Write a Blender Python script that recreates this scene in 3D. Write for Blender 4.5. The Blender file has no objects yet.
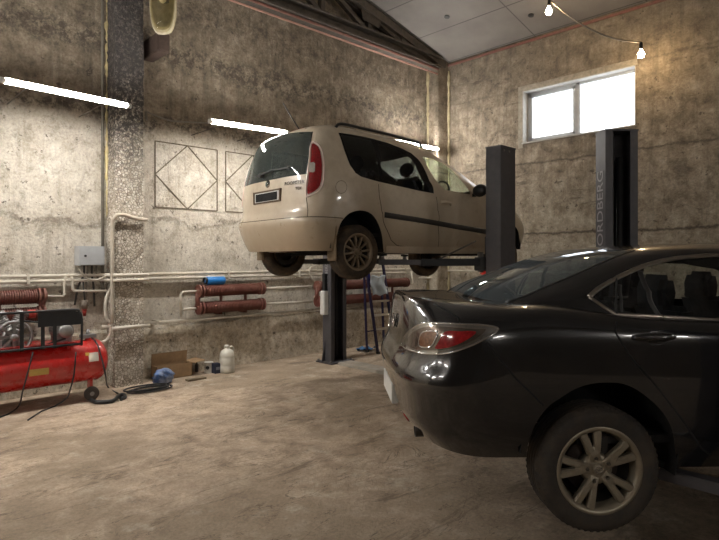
import bpy, bmesh, math, random
import numpy as np
from mathutils import Vector, Matrix
from mathutils.geometry import delaunay_2d_cdt
random.seed(7)
rng = np.random.default_rng(7)
C = bpy.context.scene.collection
PI = math.pi

# ------------------------------------------------------------------ camera model (used to read sizes off the photograph)
ANG = math.radians(46.2); FPX = 560.0; HZ = 258.0; CX = 359.5; CAMH = 1.6
FW = np.array([math.cos(ANG), math.sin(ANG), 0.0])
RT = np.array([math.sin(ANG), -math.cos(ANG), 0.0])
UP = np.array([0.0, 0.0, 1.0])
CAM = np.array([0.0, 0.0, CAMH])
def ray(x, y): return FW + RT*((x-CX)/FPX) + UP*((HZ-y)/FPX)
def onY(x, y, Y): r = ray(x, y); return CAM + r*(Y/r[1])
def onX(x, y, X): r = ray(x, y); return CAM + r*(X/r[0])
def onZ(x, y, Z): r = ray(x, y); return CAM + r*((Z-CAMH)/r[2])
def atD(x, y, d): return CAM + ray(x, y)*d
def project(P):
    q = P - CAM
    d = q@FW
    return CX + FPX*(q@RT)/d, HZ - FPX*(q@UP)/d, d

# ------------------------------------------------------------------ materials
def srgb(r, g, b):
    f = lambda c: (c/255/12.92) if c/255 <= 0.04045 else ((c/255+0.055)/1.055)**2.4
    return (f(r), f(g), f(b), 1.0)
class NT:
    def __init__(self, name):
        self.m = bpy.data.materials.new(name); self.m.use_nodes = True
        self.t = self.m.node_tree; self.b = self.t.nodes['Principled BSDF']
        self.out = self.t.nodes['Material Output']
        self.tc = self.t.nodes.new('ShaderNodeTexCoord')
    def n(self, typ, **kw):
        nd = self.t.nodes.new(typ)
        for k, v in kw.items(): setattr(nd, k, v)
        return nd
    def l(self, a, b): self.t.links.new(a, b)
    def mapping(self, scale=(1,1,1), loc=(0,0,0), rot=(0,0,0)):
        mp = self.n('ShaderNodeMapping'); self.l(self.tc.outputs['Object'], mp.inputs['Vector'])
        mp.inputs['Scale'].default_value = scale; mp.inputs['Location'].default_value = loc; mp.inputs['Rotation'].default_value = rot
        return mp.outputs['Vector']
    def noise(self, scale, detail=6, rough=0.6, vec=None, dist=0.0):
        nz = self.n('ShaderNodeTexNoise'); nz.inputs['Scale'].default_value = scale; nz.inputs['Detail'].default_value = detail
        nz.inputs['Roughness'].default_value = rough; nz.inputs['Distortion'].default_value = dist
        self.l(vec if vec is not None else self.tc.outputs['Object'], nz.inputs['Vector'])
        return nz.outputs['Fac']
    def voronoi(self, scale, feature='F1', vec=None, out='Distance'):
        v = self.n('ShaderNodeTexVoronoi', feature=feature); v.inputs['Scale'].default_value = scale
        self.l(vec if vec is not None else self.tc.outputs['Object'], v.inputs['Vector'])
        return v.outputs[out]
    def ramp(self, fac, stops, interp='LINEAR'):
        r = self.n('ShaderNodeValToRGB'); cr = r.color_ramp; cr.interpolation = interp
        while len(cr.elements) < len(stops): cr.elements.new(0.5)
        for e, (p, c) in zip(cr.elements, stops):
            e.position = p
            e.color = c if hasattr(c, '__len__') else (c, c, c, 1)
        self.l(fac, r.inputs['Fac'])
        return r.outputs['Color']
    def mix(self, fac, a, b, mode='MIX'):
        mx = self.n('ShaderNodeMix', data_type='RGBA', blend_type=mode)
        for sock, v in ((mx.inputs[0], fac), (mx.inputs[6], a), (mx.inputs[7], b)):
            if isinstance(v, (int, float)): sock.default_value = v
            elif isinstance(v, tuple): sock.default_value = v
            else: self.l(v, sock)
        return mx.outputs[2]
    def math(self, op, a, b=0.5, clamp=False):
        mt = self.n('ShaderNodeMath', operation=op, use_clamp=clamp)
        for sock, v in ((mt.inputs[0], a), (mt.inputs[1], b)):
            if isinstance(v, (int, float)): sock.default_value = v
            else: self.l(v, sock)
        return mt.outputs[0]
    def maprange(self, v, a, b, c=0.0, d=1.0):
        mr = self.n('ShaderNodeMapRange'); self.l(v, mr.inputs[0])
        for i, q in enumerate((a, b, c, d)): mr.inputs[i+1].default_value = q
        return mr.outputs[0]
    def xyz(self):
        s = self.n('ShaderNodeSeparateXYZ'); self.l(self.tc.outputs['Object'], s.inputs[0]); return s.outputs
    def bump(self, h, strength=0.4, dist=0.02):
        b = self.n('ShaderNodeBump'); b.inputs['Strength'].default_value = strength; b.inputs['Distance'].default_value = dist
        self.l(h, b.inputs['Height']); self.l(b.outputs[0], self.b.inputs['Normal'])
    def color(self, c):
        if isinstance(c, tuple): self.b.inputs['Base Color'].default_value = c
        else: self.l(c, self.b.inputs['Base Color'])
    def rough(self, r):
        if isinstance(r, (int, float)): self.b.inputs['Roughness'].default_value = r
        else: self.l(r, self.b.inputs['Roughness'])

MATS = {}
def M(name, col, rough=0.5, metal=0.0, var=0.12, scale=14, dirt=None, dirt_amt=0.5, coat=0.0, bump=0.0, spec=None):
    """plain procedural material: a colour with slight noise wear, and optional dirt patches"""
    if name in MATS: return MATS[name]
    t = NT(name)
    f = t.noise(scale, 5, 0.6)
    dark = tuple(c*(1-var*1.6) for c in col[:3])+(1,); light = tuple(min(1, c*(1+var)) for c in col[:3])+(1,)
    c = t.ramp(f, [(0.3, dark), (0.7, light)])
    if dirt is not None:
        g = t.ramp(t.noise(scale*0.35, 8, 0.7), [(0.42, 0.0), (0.68, dirt_amt)])
        c = t.mix(g, c, dirt)
    t.color(c)
    t.rough(t.maprange(t.noise(scale*0.7, 4, 0.6), 0.3, 0.7, max(0.02, rough*0.88), min(1, rough*1.12)))
    t.b.inputs['Metallic'].default_value = metal
    t.b.inputs['Coat Weight'].default_value = coat
    if coat: t.b.inputs['Coat Roughness'].default_value = 0.04
    if spec is not None: t.b.inputs['Specular IOR Level'].default_value = spec
    if bump: t.bump(t.noise(scale*3, 4, 0.6), bump, 0.01)
    MATS[name] = t.m
    return t.m
def emit(name, col, strength):
    if name in MATS: return MATS[name]
    t = NT(name); t.color(col); t.b.inputs['Emission Color'].default_value = col; t.b.inputs['Emission Strength'].default_value = strength
    MATS[name] = t.m; return t.m
def glass_mat(name, tint, refl=0.06, rough=0.02, dirt=None, dirt_amt=0.0):
    if name in MATS: return MATS[name]
    t = NT(name)
    t.t.nodes.remove(t.b)
    tr = t.n('ShaderNodeBsdfTransparent'); tr.inputs[0].default_value = tint
    gl = t.n('ShaderNodeBsdfGlossy'); gl.inputs['Roughness'].default_value = rough; gl.inputs['Color'].default_value = (0.95, 0.97, 1, 1)
    ge = t.n('ShaderNodeNewGeometry'); dt = t.n('ShaderNodeVectorMath', operation='DOT_PRODUCT'); t.l(ge.outputs['Incoming'], dt.inputs[0]); t.l(ge.outputs['Normal'], dt.inputs[1])
    k = t.math('POWER', t.math('SUBTRACT', 1.0, t.math('ABSOLUTE', dt.outputs['Value'])), 5.0)   # Schlick, the same from both sides of the pane
    fac = t.math('ADD', t.math('MULTIPLY', k, .93), refl, True)
    ms = t.n('ShaderNodeMixShader'); t.l(fac, ms.inputs[0]); t.l(tr.outputs[0], ms.inputs[1]); t.l(gl.outputs[0], ms.inputs[2])
    last = ms.outputs[0]
    if dirt is not None:  # diffuse film: dust, plus painted reflection on the cars' rear glass
        df = t.n('ShaderNodeBsdfDiffuse'); df.inputs['Color'].default_value = dirt
        m2 = t.n('ShaderNodeMixShader'); g = t.ramp(t.noise(9, 6, 0.7), [(0.3, dirt_amt*0.5), (0.75, dirt_amt)])
        t.l(g, m2.inputs[0]); t.l(last, m2.inputs[1]); t.l(df.outputs[0], m2.inputs[2]); last = m2.outputs[0]
    t.l(last, t.out.inputs['Surface'])
    MATS[name] = t.m; return t.m

# ------------------------------------------------------------------ objects
WM = {}                                   # world matrix per object name (no depsgraph needed)
def thing(name, label, cat, loc=(0,0,0), rotz=0.0, group=None, rot=None):
    o = bpy.data.objects.new(name, None); C.objects.link(o)
    o.location = tuple(float(v) for v in loc)
    R = Matrix.Rotation(rotz, 4, 'Z') if rot is None else rot
    o.rotation_euler = R.to_euler()
    WM[o.name] = Matrix.Translation(o.location) @ R
    tag(o, label, cat, group)
    o.empty_display_size = 0.1
    return o
def tag(o, label=None, cat=None, group=None, kind=None):
    if label: o['label'] = label
    if cat: o['category'] = cat
    if group: o['group'] = group
    if kind: o['kind'] = kind
    return o
def nrm(v):
    v = np.asarray(v, float); l = np.linalg.norm(v); return v/l if l > 1e-12 else v
class MB:
    """collects shapes into one mesh"""
    def __init__(self): self.v = []; self.f = []; self.s = []; self.seam = []
    def add(self, vs, fs, smooth=False):
        o = len(self.v); self.v += [tuple(float(c) for c in p) for p in vs]
        self.f += [tuple(i+o for i in f) for f in fs]; self.s += [smooth]*len(fs)
        return self
    def box(self, a, b, rot=None, at=None):
        x0, y0, z0 = a; x1, y1, z1 = b
        vs = np.array([(x0,y0,z0),(x1,y0,z0),(x1,y1,z0),(x0,y1,z0),(x0,y0,z1),(x1,y0,z1),(x1,y1,z1),(x0,y1,z1)], float)
        if rot is not None: vs = vs @ np.array(rot).T
        if at is not None: vs = vs + np.array(at)
        return self.add(vs, [(0,3,2,1),(4,5,6,7),(0,1,5,4),(1,2,6,5),(2,3,7,6),(3,0,4,7)])
    def bar(self, p, q, w, h, up=(0,0,1)):
        """square bar from p to q"""
        p = np.array(p, float); q = np.array(q, float); d = nrm(q-p); s = nrm(np.cross(d, up)); u = np.cross(s, d)
        vs = [p+s*a*w/2+u*b*h/2 for a, b in ((-1,-1),(1,-1),(1,1),(-1,1))]+[q+s*a*w/2+u*b*h/2 for a, b in ((-1,-1),(1,-1),(1,1),(-1,1))]
        return self.add(vs, [(3,2,1,0),(4,5,6,7),(0,1,5,4),(1,2,6,5),(2,3,7,6),(3,0,4,7)])
    def tube(self, pts, r, n=10, caps=True, closed=False):
        pts = [np.array(p, float) for p in pts]; N = len(pts)
        rs = r if hasattr(r, '__len__') else [r]*N
        vs = []; fs = []
        T = []
        for i in range(N):
            a = pts[(i-1) % N] if (i > 0 or closed) else pts[i]; b = pts[(i+1) % N] if (i < N-1 or closed) else pts[i]
            T.append(nrm(b-a))
        ref = np.array((0,0,1.0)) if abs(T[0][2]) < 0.9 else np.array((1.0,0,0))
        s = nrm(np.cross(T[0], ref))
        for i in range(N):
            s = nrm(s - T[i]*(s@T[i])); u = np.cross(T[i], s)
            for k in range(n):
                a = 2*PI*k/n
                vs.append(pts[i]+rs[i]*(math.cos(a)*s+math.sin(a)*u))
        M_ = N if closed else N-1
        for i in range(M_):
            for k in range(n):
                j = (i+1) % N
                fs.append((i*n+k, i*n+(k+1) % n, j*n+(k+1) % n, j*n+k))
        self.add(vs, fs, True)
        if caps and not closed:
            o = len(self.v)-len(vs)
            self.f += [tuple(o+k for k in reversed(range(n))), tuple(o+(N-1)*n+k for k in range(n))]; self.s += [False, False]
        return self
    def cyl(self, p, q, r, n=20, r2=None, caps=True): return self.tube([p, q], [r, r if r2 is None else r2], n, caps)
    def lathe(self, prof, origin, axis, n=32, smooth=True, close=False):
        """prof: list of (radius, height along axis)"""
        ax = nrm(axis); ref = np.array((0,0,1.0)) if abs(ax[2]) < 0.9 else np.array((1.0,0,0))
        s = nrm(np.cross(ax, ref)); u = np.cross(ax, s); o = np.array(origin, float)
        vs = []; fs = []
        for (r, h) in prof:
            for k in range(n):
                a = 2*PI*k/n; vs.append(o+ax*h+r*(math.cos(a)*s+math.sin(a)*u))
        for i in range(len(prof)-1):
            for k in range(n): fs.append((i*n+k, i*n+(k+1) % n, (i+1)*n+(k+1) % n, (i+1)*n+k))
        return self.add(vs, fs, smooth)
    def prism(self, poly, p0, ex, ey, ez, depth, smooth=False):
        """extrude 2D outline (in ex, ey from p0) by depth along ez"""
        p0 = np.array(p0, float); ex = np.array(ex, float); ey = np.array(ey, float); ez = np.array(ez, float)
        n = len(poly); vs = [p0+ex*a+ey*b for a, b in poly]+[p0+ex*a+ey*b+ez*depth for a, b in poly]
        fs = [tuple(reversed(range(n))), tuple(range(n, 2*n))]+[(i, (i+1) % n, n+(i+1) % n, n+i) for i in range(n)]
        return self.add(vs, fs, smooth)
    def sphere(self, c, r, n=16, m=10, sc=(1,1,1)):
        vs = []; fs = []
        for i in range(m+1):
            th = PI*i/m
            for k in range(n):
                a = 2*PI*k/n
                vs.append((c[0]+r*sc[0]*math.sin(th)*math.cos(a), c[1]+r*sc[1]*math.sin(th)*math.sin(a), c[2]+r*sc[2]*math.cos(th)))
        for i in range(m):
            for k in range(n): fs.append((i*n+k, (i+1)*n+k, (i+1)*n+(k+1) % n, i*n+(k+1) % n))
        return self.add(vs, fs, True)
    def build(self, name, mat, parent=None, world=False, bevel=0.0, seg=2, fix=True, autosmooth=True):
        vs = self.v
        if world and parent is not None:
            inv = WM[parent.name].inverted() if parent.name in WM else Matrix()
            vs = [tuple(inv @ Vector(p)) for p in vs]
        me = bpy.data.meshes.new(name); me.from_pydata(vs, [], self.f); me.validate(); 
        if len(me.polygons) == len(self.s): me.polygons.foreach_set('use_smooth', self.s)
        if fix:
            bm = bmesh.new(); bm.from_mesh(me); bmesh.ops.remove_doubles(bm, verts=bm.verts, dist=1e-5)
            bmesh.ops.recalc_face_normals(bm, faces=bm.faces)
            if bevel > 0:
                es = [e for e in bm.edges if len(e.link_faces) == 2 and e.calc_face_angle(0) > 0.6]
                bmesh.ops.bevel(bm, geom=es, offset=bevel, segments=seg, affect='EDGES', clamp_overlap=True)
            bm.to_mesh(me); bm.free()
        me.materials.append(mat); me.update()
        o = bpy.data.objects.new(name, me); C.objects.link(o)
        if parent is not None:
            o.parent = parent
            WM[o.name] = WM.get(parent.name, Matrix())
        else: WM[o.name] = Matrix()
        return o
def solo(name, mb, mat, label, cat, group=None, bevel=0.0, loc=None):
    """a thing that is one mesh; its vertices were given in world space; origin moved to its base"""
    v = np.array(mb.v); base = np.array([v[:,0].mean(), v[:,1].mean(), v[:,2].min()]) if loc is None else np.array(loc)
    mb.v = [tuple(p) for p in v-base]
    o = mb.build(name, mat, None, bevel=bevel); o.location = tuple(base); WM[o.name] = Matrix.Translation(tuple(base))
    return tag(o, label, cat, group)
def struct(name, mb, mat, bevel=0.0, parent=None):
    o = mb.build(name, mat, parent, bevel=bevel)
    if parent is None: o['kind'] = 'structure'
    return o
def copy_tree(o, parent=None, loc=None):
    c = o.copy(); C.objects.link(c)
    if parent is not None: c.parent = parent
    if loc is not None: c.location = tuple(loc)
    for ch in list(o.children): copy_tree(ch, c)
    return c
def catmull(pts, k=6):
    pts = [np.array(p, float) for p in pts]; out = []
    P = [2*pts[0]-pts[1]]+pts+[2*pts[-1]-pts[-2]]
    for i in range(1, len(P)-2):
        for j in range(k):
            t = j/k; a, b, c, d = P[i-1], P[i], P[i+1], P[i+2]
            out.append(0.5*((2*b)+(c-a)*t+(2*a-5*b+4*c-d)*t*t+(3*b-a-3*c+d)*t**3))
    out.append(pts[-1]); return out
def text_mesh(body, size, mat, name, parent, Mx, extrude=0.002, xscale=1.0, bold=0.0):
    cu = bpy.data.curves.new(name, 'FONT'); cu.body = body; cu.size = size; cu.extrude = extrude; cu.offset = bold
    cu.align_x = 'CENTER'; cu.align_y = 'CENTER'
    tmp = bpy.data.objects.new('tmp', cu); C.objects.link(tmp)
    dg = bpy.context.evaluated_depsgraph_get(); me = bpy.data.meshes.new_from_object(tmp.evaluated_get(dg))
    bpy.data.objects.remove(tmp)
    me.transform(Mx @ Matrix.Diagonal((xscale, 1, 1, 1))); me.materials.clear(); me.materials.append(mat)
    o = bpy.data.objects.new(name, me); C.objects.link(o); o.parent = parent
    return o
def frame(ex, ey, ez, p):
    m = Matrix.Identity(4)
    for i in range(3): m[i][0] = ex[i]; m[i][1] = ey[i]; m[i][2] = ez[i]; m[i][3] = p[i]
    return m
TUBE_E, BULB_E, SKY_E, EXPO = 36.0, 28.0, 1.0, 2.7
# ------------------------------------------------------------------ setting
YW, XW = 7.35, 9.31                       # faces of the left wall and the right wall
X0, Y0 = -6.0, -6.5
RIDGE, EAVE, SL = 2.0, 5.61, 0.23
def roof(x): return EAVE+SL*(XW-x) if x >= RIDGE else EAVE+SL*(XW-RIDGE)-SL*(RIDGE-x)

def wall_material(name, kind):
    t = NT(name); x, y, z = t.xyz()
    n1 = t.noise(1.1, 8, 0.68); n2 = t.noise(4.2, 10, 0.74, None, 0.3); n3 = t.noise(34, 6, 0.7); n4 = t.noise(13, 8, 0.75)
    streak = t.noise(1.6, 8, 0.7, t.mapping((6.0, 6.0, 0.5))); horiz = t.noise(1.5, 9, 0.75, t.mapping((0.6, 0.6, 3.6), (3, 1, 5), (0, 0.12, 0)))
    brown = t.ramp(n2, [(0.33, srgb(100, 89, 77)), (0.46, srgb(137, 124, 107)), (0.54, srgb(153, 140, 122)), (0.67, srgb(180, 167, 149))])
    brown = t.mix(t.ramp(streak, [(0.36, 0.45), (0.50, 0.0)]), brown, srgb(92, 83, 73))
    if kind == 'left':
        white = t.ramp(n2, [(0.33, srgb(166, 156, 140)), (0.44, srgb(194, 185, 170)), (0.58, srgb(213, 206, 193)), (0.68, srgb(224, 218, 207))])
        white = t.mix(t.ramp(streak, [(0.36, 0.45), (0.48, 0.0)]), white, srgb(160, 149, 132))
        low = t.ramp(n4, [(0.34, srgb(158, 144, 124)), (0.48, srgb(204, 191, 170)), (0.62, srgb(228, 219, 202))])
        low = t.mix(t.ramp(n2, [(0.42, 0.4), (0.54, 0.0)]), low, srgb(150, 135, 114))
        zz = t.math('ADD', z, t.math('MULTIPLY', t.math('SUBTRACT', n2, 0.5), 0.9))
        c = t.mix(t.maprange(zz, 3.22, 3.42), white, brown)
        c = t.mix(t.maprange(zz, 0.80, 0.60), c, low)
        def band(zc, w, amt, lo=0.44, hi=0.56, col=srgb(66, 59, 53)):
            zb = t.math('ADD', z, t.math('MULTIPLY', t.math('SUBTRACT', n1, 0.5), 0.8))
            b = t.math('MULTIPLY', t.maprange(t.math('ABSOLUTE', t.math('SUBTRACT', zb, zc)), w, w*.2), t.ramp(n4, [(lo, 0.0), (hi, 1.0)]))
            return t.mix(t.math('MULTIPLY', b, amt), c, col)
        c = band(3.42, 0.16, 0.85); c = band(4.40, 0.30, 0.75); c = band(5.1, .4, .5); c = band(2.08, 0.05, 0.6, .4, .5, srgb(112, 100, 84)); c = band(1.22, 0.14, 0.5, .45, .6, srgb(140, 126, 106))
    else:
        c = brown
        pale = t.ramp(n2, [(0.36, srgb(152, 140, 121)), (0.62, srgb(206, 197, 180))])
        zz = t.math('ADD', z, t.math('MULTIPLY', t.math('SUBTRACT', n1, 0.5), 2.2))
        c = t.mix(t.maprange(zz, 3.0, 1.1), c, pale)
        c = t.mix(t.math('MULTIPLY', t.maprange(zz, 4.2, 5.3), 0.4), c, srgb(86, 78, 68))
        c = t.mix(t.ramp(horiz, [(0.58, 0.0), (0.66, 0.65)]), c, srgb(80, 71, 60))
        for zc, am in ((2.05, .75), (3.32, .6), (4.72, .3)):
            zq = t.math('ADD', z, t.math('MULTIPLY', t.math('SUBTRACT', t.noise(2.5, 7, 0.7), 0.5), 0.2))
            c = t.mix(t.math('MULTIPLY', t.maprange(t.math('ABSOLUTE', t.math('SUBTRACT', zq, zc)), 0.03, 0.006), am), c, srgb(66, 58, 49))
    blot = t.ramp(t.noise(2.6, 10, 0.78, None, 0.6), [(0.54, 0.0), (0.63, 0.5 if kind == 'left' else 0.6)])
    c = t.mix(t.math('MULTIPLY', blot, t.ramp(n4, [(.42, .2), (.56, 1.)])), c, srgb(98, 88, 75))
    speck = t.ramp(t.noise(19, 8, 0.8, t.mapping((1.0, 1.0, .55))), [(0.56, 0.0), (0.63, 0.55)])
    c = t.mix(t.math('MULTIPLY', speck, t.ramp(n2, [(.44, 1.0), (.58, .15)])), c, srgb(96, 86, 74))
    chip = t.ramp(t.noise(9, 7, 0.7), [(0.61, 0.0), (0.65, 0.85)])
    c = t.mix(chip, c, srgb(84, 75, 65))
    c = t.mix(1.0, c, t.ramp(n3, [(0.36, 0.80), (0.62, 1.06)]), 'MULTIPLY')
    t.color(c); t.rough(0.9)
    t.bump(t.math('ADD', n3, t.math('MULTIPLY', n4, 1.8)), 0.6, 0.025)
    return t.m
def pillar_material():
    t = NT('crushed stone concrete'); x, y, z = t.xyz()
    vec = t.tc.outputs['Object']; v = t.voronoi(27, 'F1', vec, 'Color'); d = t.voronoi(27, 'DISTANCE_TO_EDGE')
    g = t.n('ShaderNodeRGBToBW'); t.l(v, g.inputs[0])
    c = t.ramp(g.outputs[0], [(0.1, srgb(150, 139, 124)), (0.45, srgb(190, 180, 165)), (0.85, srgb(222, 215, 203))])
    c = t.mix(t.ramp(d, [(0.02, 0.85), (0.16, 0.0)]), c, srgb(96, 84, 70))
    c = t.mix(t.ramp(t.noise(5, 8, .75), [(0.48, 0.0), (0.60, 0.4)]), c, srgb(196, 186, 170))
    zz = t.math('ADD', z, t.math('MULTIPLY', t.math('SUBTRACT', t.noise(3, 7, 0.7), 0.5), 1.6))
    sp = t.noise(24, 7, 0.75)
    soot = t.math('MULTIPLY', t.maprange(zz, 2.2, 3.3), t.ramp(sp, [(0.40, 0.15), (0.52, 0.93)]))
    c = t.mix(soot, c, srgb(54, 50, 50))
    c = t.mix(t.math('MULTIPLY', t.maprange(zz, 3.3, 3.9), .75), c, srgb(64, 60, 60))
    t.color(c); t.rough(0.92); t.bump(t.math('MINIMUM', d, 0.12), 0.7, 0.08)
    return t.m
def floor_material():
    t = NT('worn concrete floor'); x, y, z = t.xyz()
    n1 = t.noise(0.55, 9, 0.68, None, 0.5); n2 = t.noise(3.6, 10, 0.76, None, 0.3); n3 = t.noise(42, 6, 0.7); n4 = t.noise(14, 8, .75)
    c = t.ramp(n2, [(0.34, srgb(142, 122, 103)), (0.46, srgb(180, 159, 136)), (0.56, srgb(200, 180, 158)), (0.68, srgb(219, 202, 183))])
    c = t.mix(t.ramp(n1, [(0.42, 0.6), (0.54, 0.0)]), c, srgb(138, 121, 100))
    st = t.mapping((0.7, 2.2, 1), (0, 0, 0), (0, 0, -0.35))
    c = t.mix(t.ramp(t.noise(1.5, 10, 0.78, st, 0.6), [(0.55, 0.0), (0.63, 0.6)]), c, srgb(96, 81, 65))
    c = t.mix(t.ramp(t.noise(2.3, 9, 0.75, st, 0.4), [(0.635, 0.0), (0.675, 0.8)]), c, srgb(58, 48, 40))
    c = t.mix(t.ramp(t.noise(1.9, 9, 0.72), [(0.57, 0.0), (0.66, 0.55)]), c, srgb(212, 200, 181))
    w = t.noise(0.9, 6, 0.65, st, 0.8)
    c = t.mix(t.ramp(t.math('ABSOLUTE', t.math('SUBTRACT', w, 0.52)), [(0.0, 0.75), (0.005, 0.0)]), c, srgb(84, 70, 56))
    # trodden grit and spill round the saloon's parking place
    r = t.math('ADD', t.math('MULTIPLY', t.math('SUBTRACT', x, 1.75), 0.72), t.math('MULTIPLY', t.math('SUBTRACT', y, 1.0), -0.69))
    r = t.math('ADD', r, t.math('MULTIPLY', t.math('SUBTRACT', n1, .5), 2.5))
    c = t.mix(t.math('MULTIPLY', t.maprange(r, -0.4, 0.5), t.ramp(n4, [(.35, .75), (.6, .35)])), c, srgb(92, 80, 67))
    c = t.mix(1.0, c, t.ramp(n3, [(0.36, 0.80), (0.62, 1.06)]), 'MULTIPLY')
    t.color(c); t.rough(t.ramp(n2, [(0.4, 0.7), (0.6, 0.95)]))
    t.bump(t.math('ADD', t.math('MULTIPLY', n3, 0.6), t.math('ADD', n2, n4)), 0.55, 0.03)
    return t.m
def ceiling_material():
    t = NT('grey ceiling panels'); x, y, z = t.xyz()
    c = t.ramp(t.noise(1.2, 6, 0.6), [(0.3, srgb(94, 89, 85)), (0.7, srgb(112, 107, 102))])
    def seam(v, step, off):
        q = t.math('FRACT', t.math('DIVIDE', t.math('ADD', v, off), step))
        return t.math('LESS_THAN', q, 0.022/step)
    s = t.math('MAXIMUM', seam(x, 0.95, 0.25), seam(y, 1.9, 0.6))
    c = t.mix(t.math('MULTIPLY', s, 0.85), c, srgb(58, 54, 50))
    t.color(c); t.rough(0.7); return t.m

W_LEFT = wall_material('left wall plaster', 'left'); W_RIGHT = wall_material('right wall concrete', 'right')
struct('floor', MB().box((X0-.3, Y0-.3, -.2), (XW+.3, YW+.3, 0)), floor_material())
gab = [(X0-.3, 0), (XW+.3, 0), (XW+.3, EAVE-.05), (RIDGE, roof(RIDGE)+.05), (X0-.3, roof(X0))]
struct('wall_left', MB().prism(gab, (0, YW, 0), (1,0,0), (0,0,1), (0,1,0), .3), W_LEFT)
W_REAR = M('bare dark concrete', srgb(92, 82, 70), .9, var=.25, scale=3)
struct('wall_front', MB().prism(gab, (0, Y0-.3, 0), (1,0,0), (0,0,1), (0,1,0), .3), W_REAR)
struct('wall_back', MB().box((X0-.3, Y0, 0), (X0, YW, roof(X0)+.1)), W_REAR)
wy0, wy1, wz0, wz1 = 3.38, 5.36, 3.705, 4.66
wr = MB()
wr.box((XW, Y0, 0), (XW+.4, wy0, EAVE)); wr.box((XW, wy1, 0), (XW+.4, YW, EAVE))
wr.box((XW, wy0, 0), (XW+.4, wy1, wz0)); wr.box((XW, wy0, wz1), (XW+.4, wy1, EAVE))
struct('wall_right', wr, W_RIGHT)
cm = MB()
for a, b in ((RIDGE, XW+.4), (RIDGE, X0-.4)):
    za, zb = roof(a), (EAVE-SL*.4 if b > 0 else roof(b))
    y0, y1 = Y0-.3, YW+.3
    cm.add([(a,y0,za),(b,y0,zb),(b,y1,zb),(a,y1,za),(a,y0,za+.15),(b,y0,zb+.15),(b,y1,zb+.15),(a,y1,za+.15)],
           [(0,1,2,3),(7,6,5,4),(0,4,5,1),(1,5,6,2),(2,6,7,3),(3,7,4,0)])
struct('ceiling', cm, ceiling_material())
PIL = pillar_material()
def rough_pillar(x0, x1, y0, y1, z1):
    """stone-faced pillar with an irregular face"""
    mb = MB(); nz = int(z1/.07); nx = max(3, int((x1-x0)/.06)); ny = max(2, int((y1-y0)/.07))
    path = [(x0, y1-(y1-y0)*i/ny) for i in range(ny)]+[(x0+(x1-x0)*i/nx, y0) for i in range(nx)]+[(x1, y0+(y1-y0)*i/ny) for i in range(ny+1)]
    vs = []; n = len(path)
    for k in range(nz+1):
        for i, (x, y) in enumerate(path):
            j = rng.normal(0, .0035, 2) if 0 < i < n-1 else (0, 0)
            vs.append((x+j[0], y+j[1], z1*k/nz))
    fs = [(k*n+i, k*n+i+1, (k+1)*n+i+1, (k+1)*n+i) for k in range(nz) for i in range(n-1)]
    return mb.add(vs, fs)
struct('pillar_left', rough_pillar(2.60, 2.95, 7.05, 7.36, 6.9), PIL)
struct('pillar_corner', MB().box((8.95, 7.06, 0), (XW+.02, 7.36, 5.8)), wall_material('corner pillar concrete', 'right'), bevel=.02)
# plinth ledge along the foot of the left wall
def ledge(x0, x1):
    mb = MB(); prof = [(0, 0), (-.05, 0), (-.055, .55), (-.045, .66), (0, .70)]
    n = int((x1-x0)/.12); vs = []; 
    for i in range(n+1):
        for (dy, z) in prof: vs.append((x0+(x1-x0)*i/n, YW+.005+dy*(1+rng.normal(0, .12)), z+(rng.normal(0, .012) if z > .5 else 0)))
    m = len(prof); fs = [(i*m+k, i*m+k+1, (i+1)*m+k+1, (i+1)*m+k) for i in range(n) for k in range(m-1)]
    return mb.add(vs, fs)
struct('baseboard_left', ledge(X0, 2.60), W_LEFT)
struct('baseboard_left.001', ledge(2.95, 8.95), W_LEFT)
# embossed frames with a diamond on the left wall
GROOVE = M('wall groove', srgb(112, 102, 86), .9, var=.3, scale=20)
for k, (a, b) in enumerate((((155, 141), (217, 211)), ((228, 153), (291, 217)))):
    p, q = onY(*a, YW), onY(*b, YW); x0, x1, z1, z0 = p[0], q[0], p[2], q[2]
    if k == 0: fx0, fx1, fz0, fz1 = x0, x1, z0, z1
    else: x0, x1, z0, z1 = fx1+.14, fx1+.14+(fx1-fx0), fz0, fz1
    xm, zm = (x0+x1)/2, (z0+z1)/2; g = MB(); yb = YW-.004
    for (u, v) in (((x0,z0),(x1,z0)), ((x0,z1),(x1,z1)), ((x0,z0),(x0,z1)), ((x1,z0),(x1,z1)), ((xm,z1),(x0,zm)), ((xm,z1),(x1,zm)), ((xm,z0),(x0,zm)), ((xm,z0),(x1,zm))):
        g.bar((u[0], yb, u[1]), (v[0], yb, v[1]), .014, .014, (0,1,0))
    struct('trim_%d' % (k+1), g, GROOVE)
# red pipe strips under the roof
RED = M('rusty red pipe', srgb(124, 80, 70), .7, var=.2, dirt=srgb(112, 90, 80), dirt_amt=.8)
struct('trim_3', MB().tube([(-5.9, 7.12, 5.40), (8.95, 7.04, 5.40)], .022, 10), RED)
struct('trim_4', MB().tube([(-5.9, 7.16, 5.30), (8.95, 7.06, 5.31)], .016, 8), M('pale red strip', srgb(176, 132, 118), .7))
struct('trim_5', MB().box((XW-.03, Y0, EAVE-.075), (XW+.01, 7.06, EAVE-.035)), RED)
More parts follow.
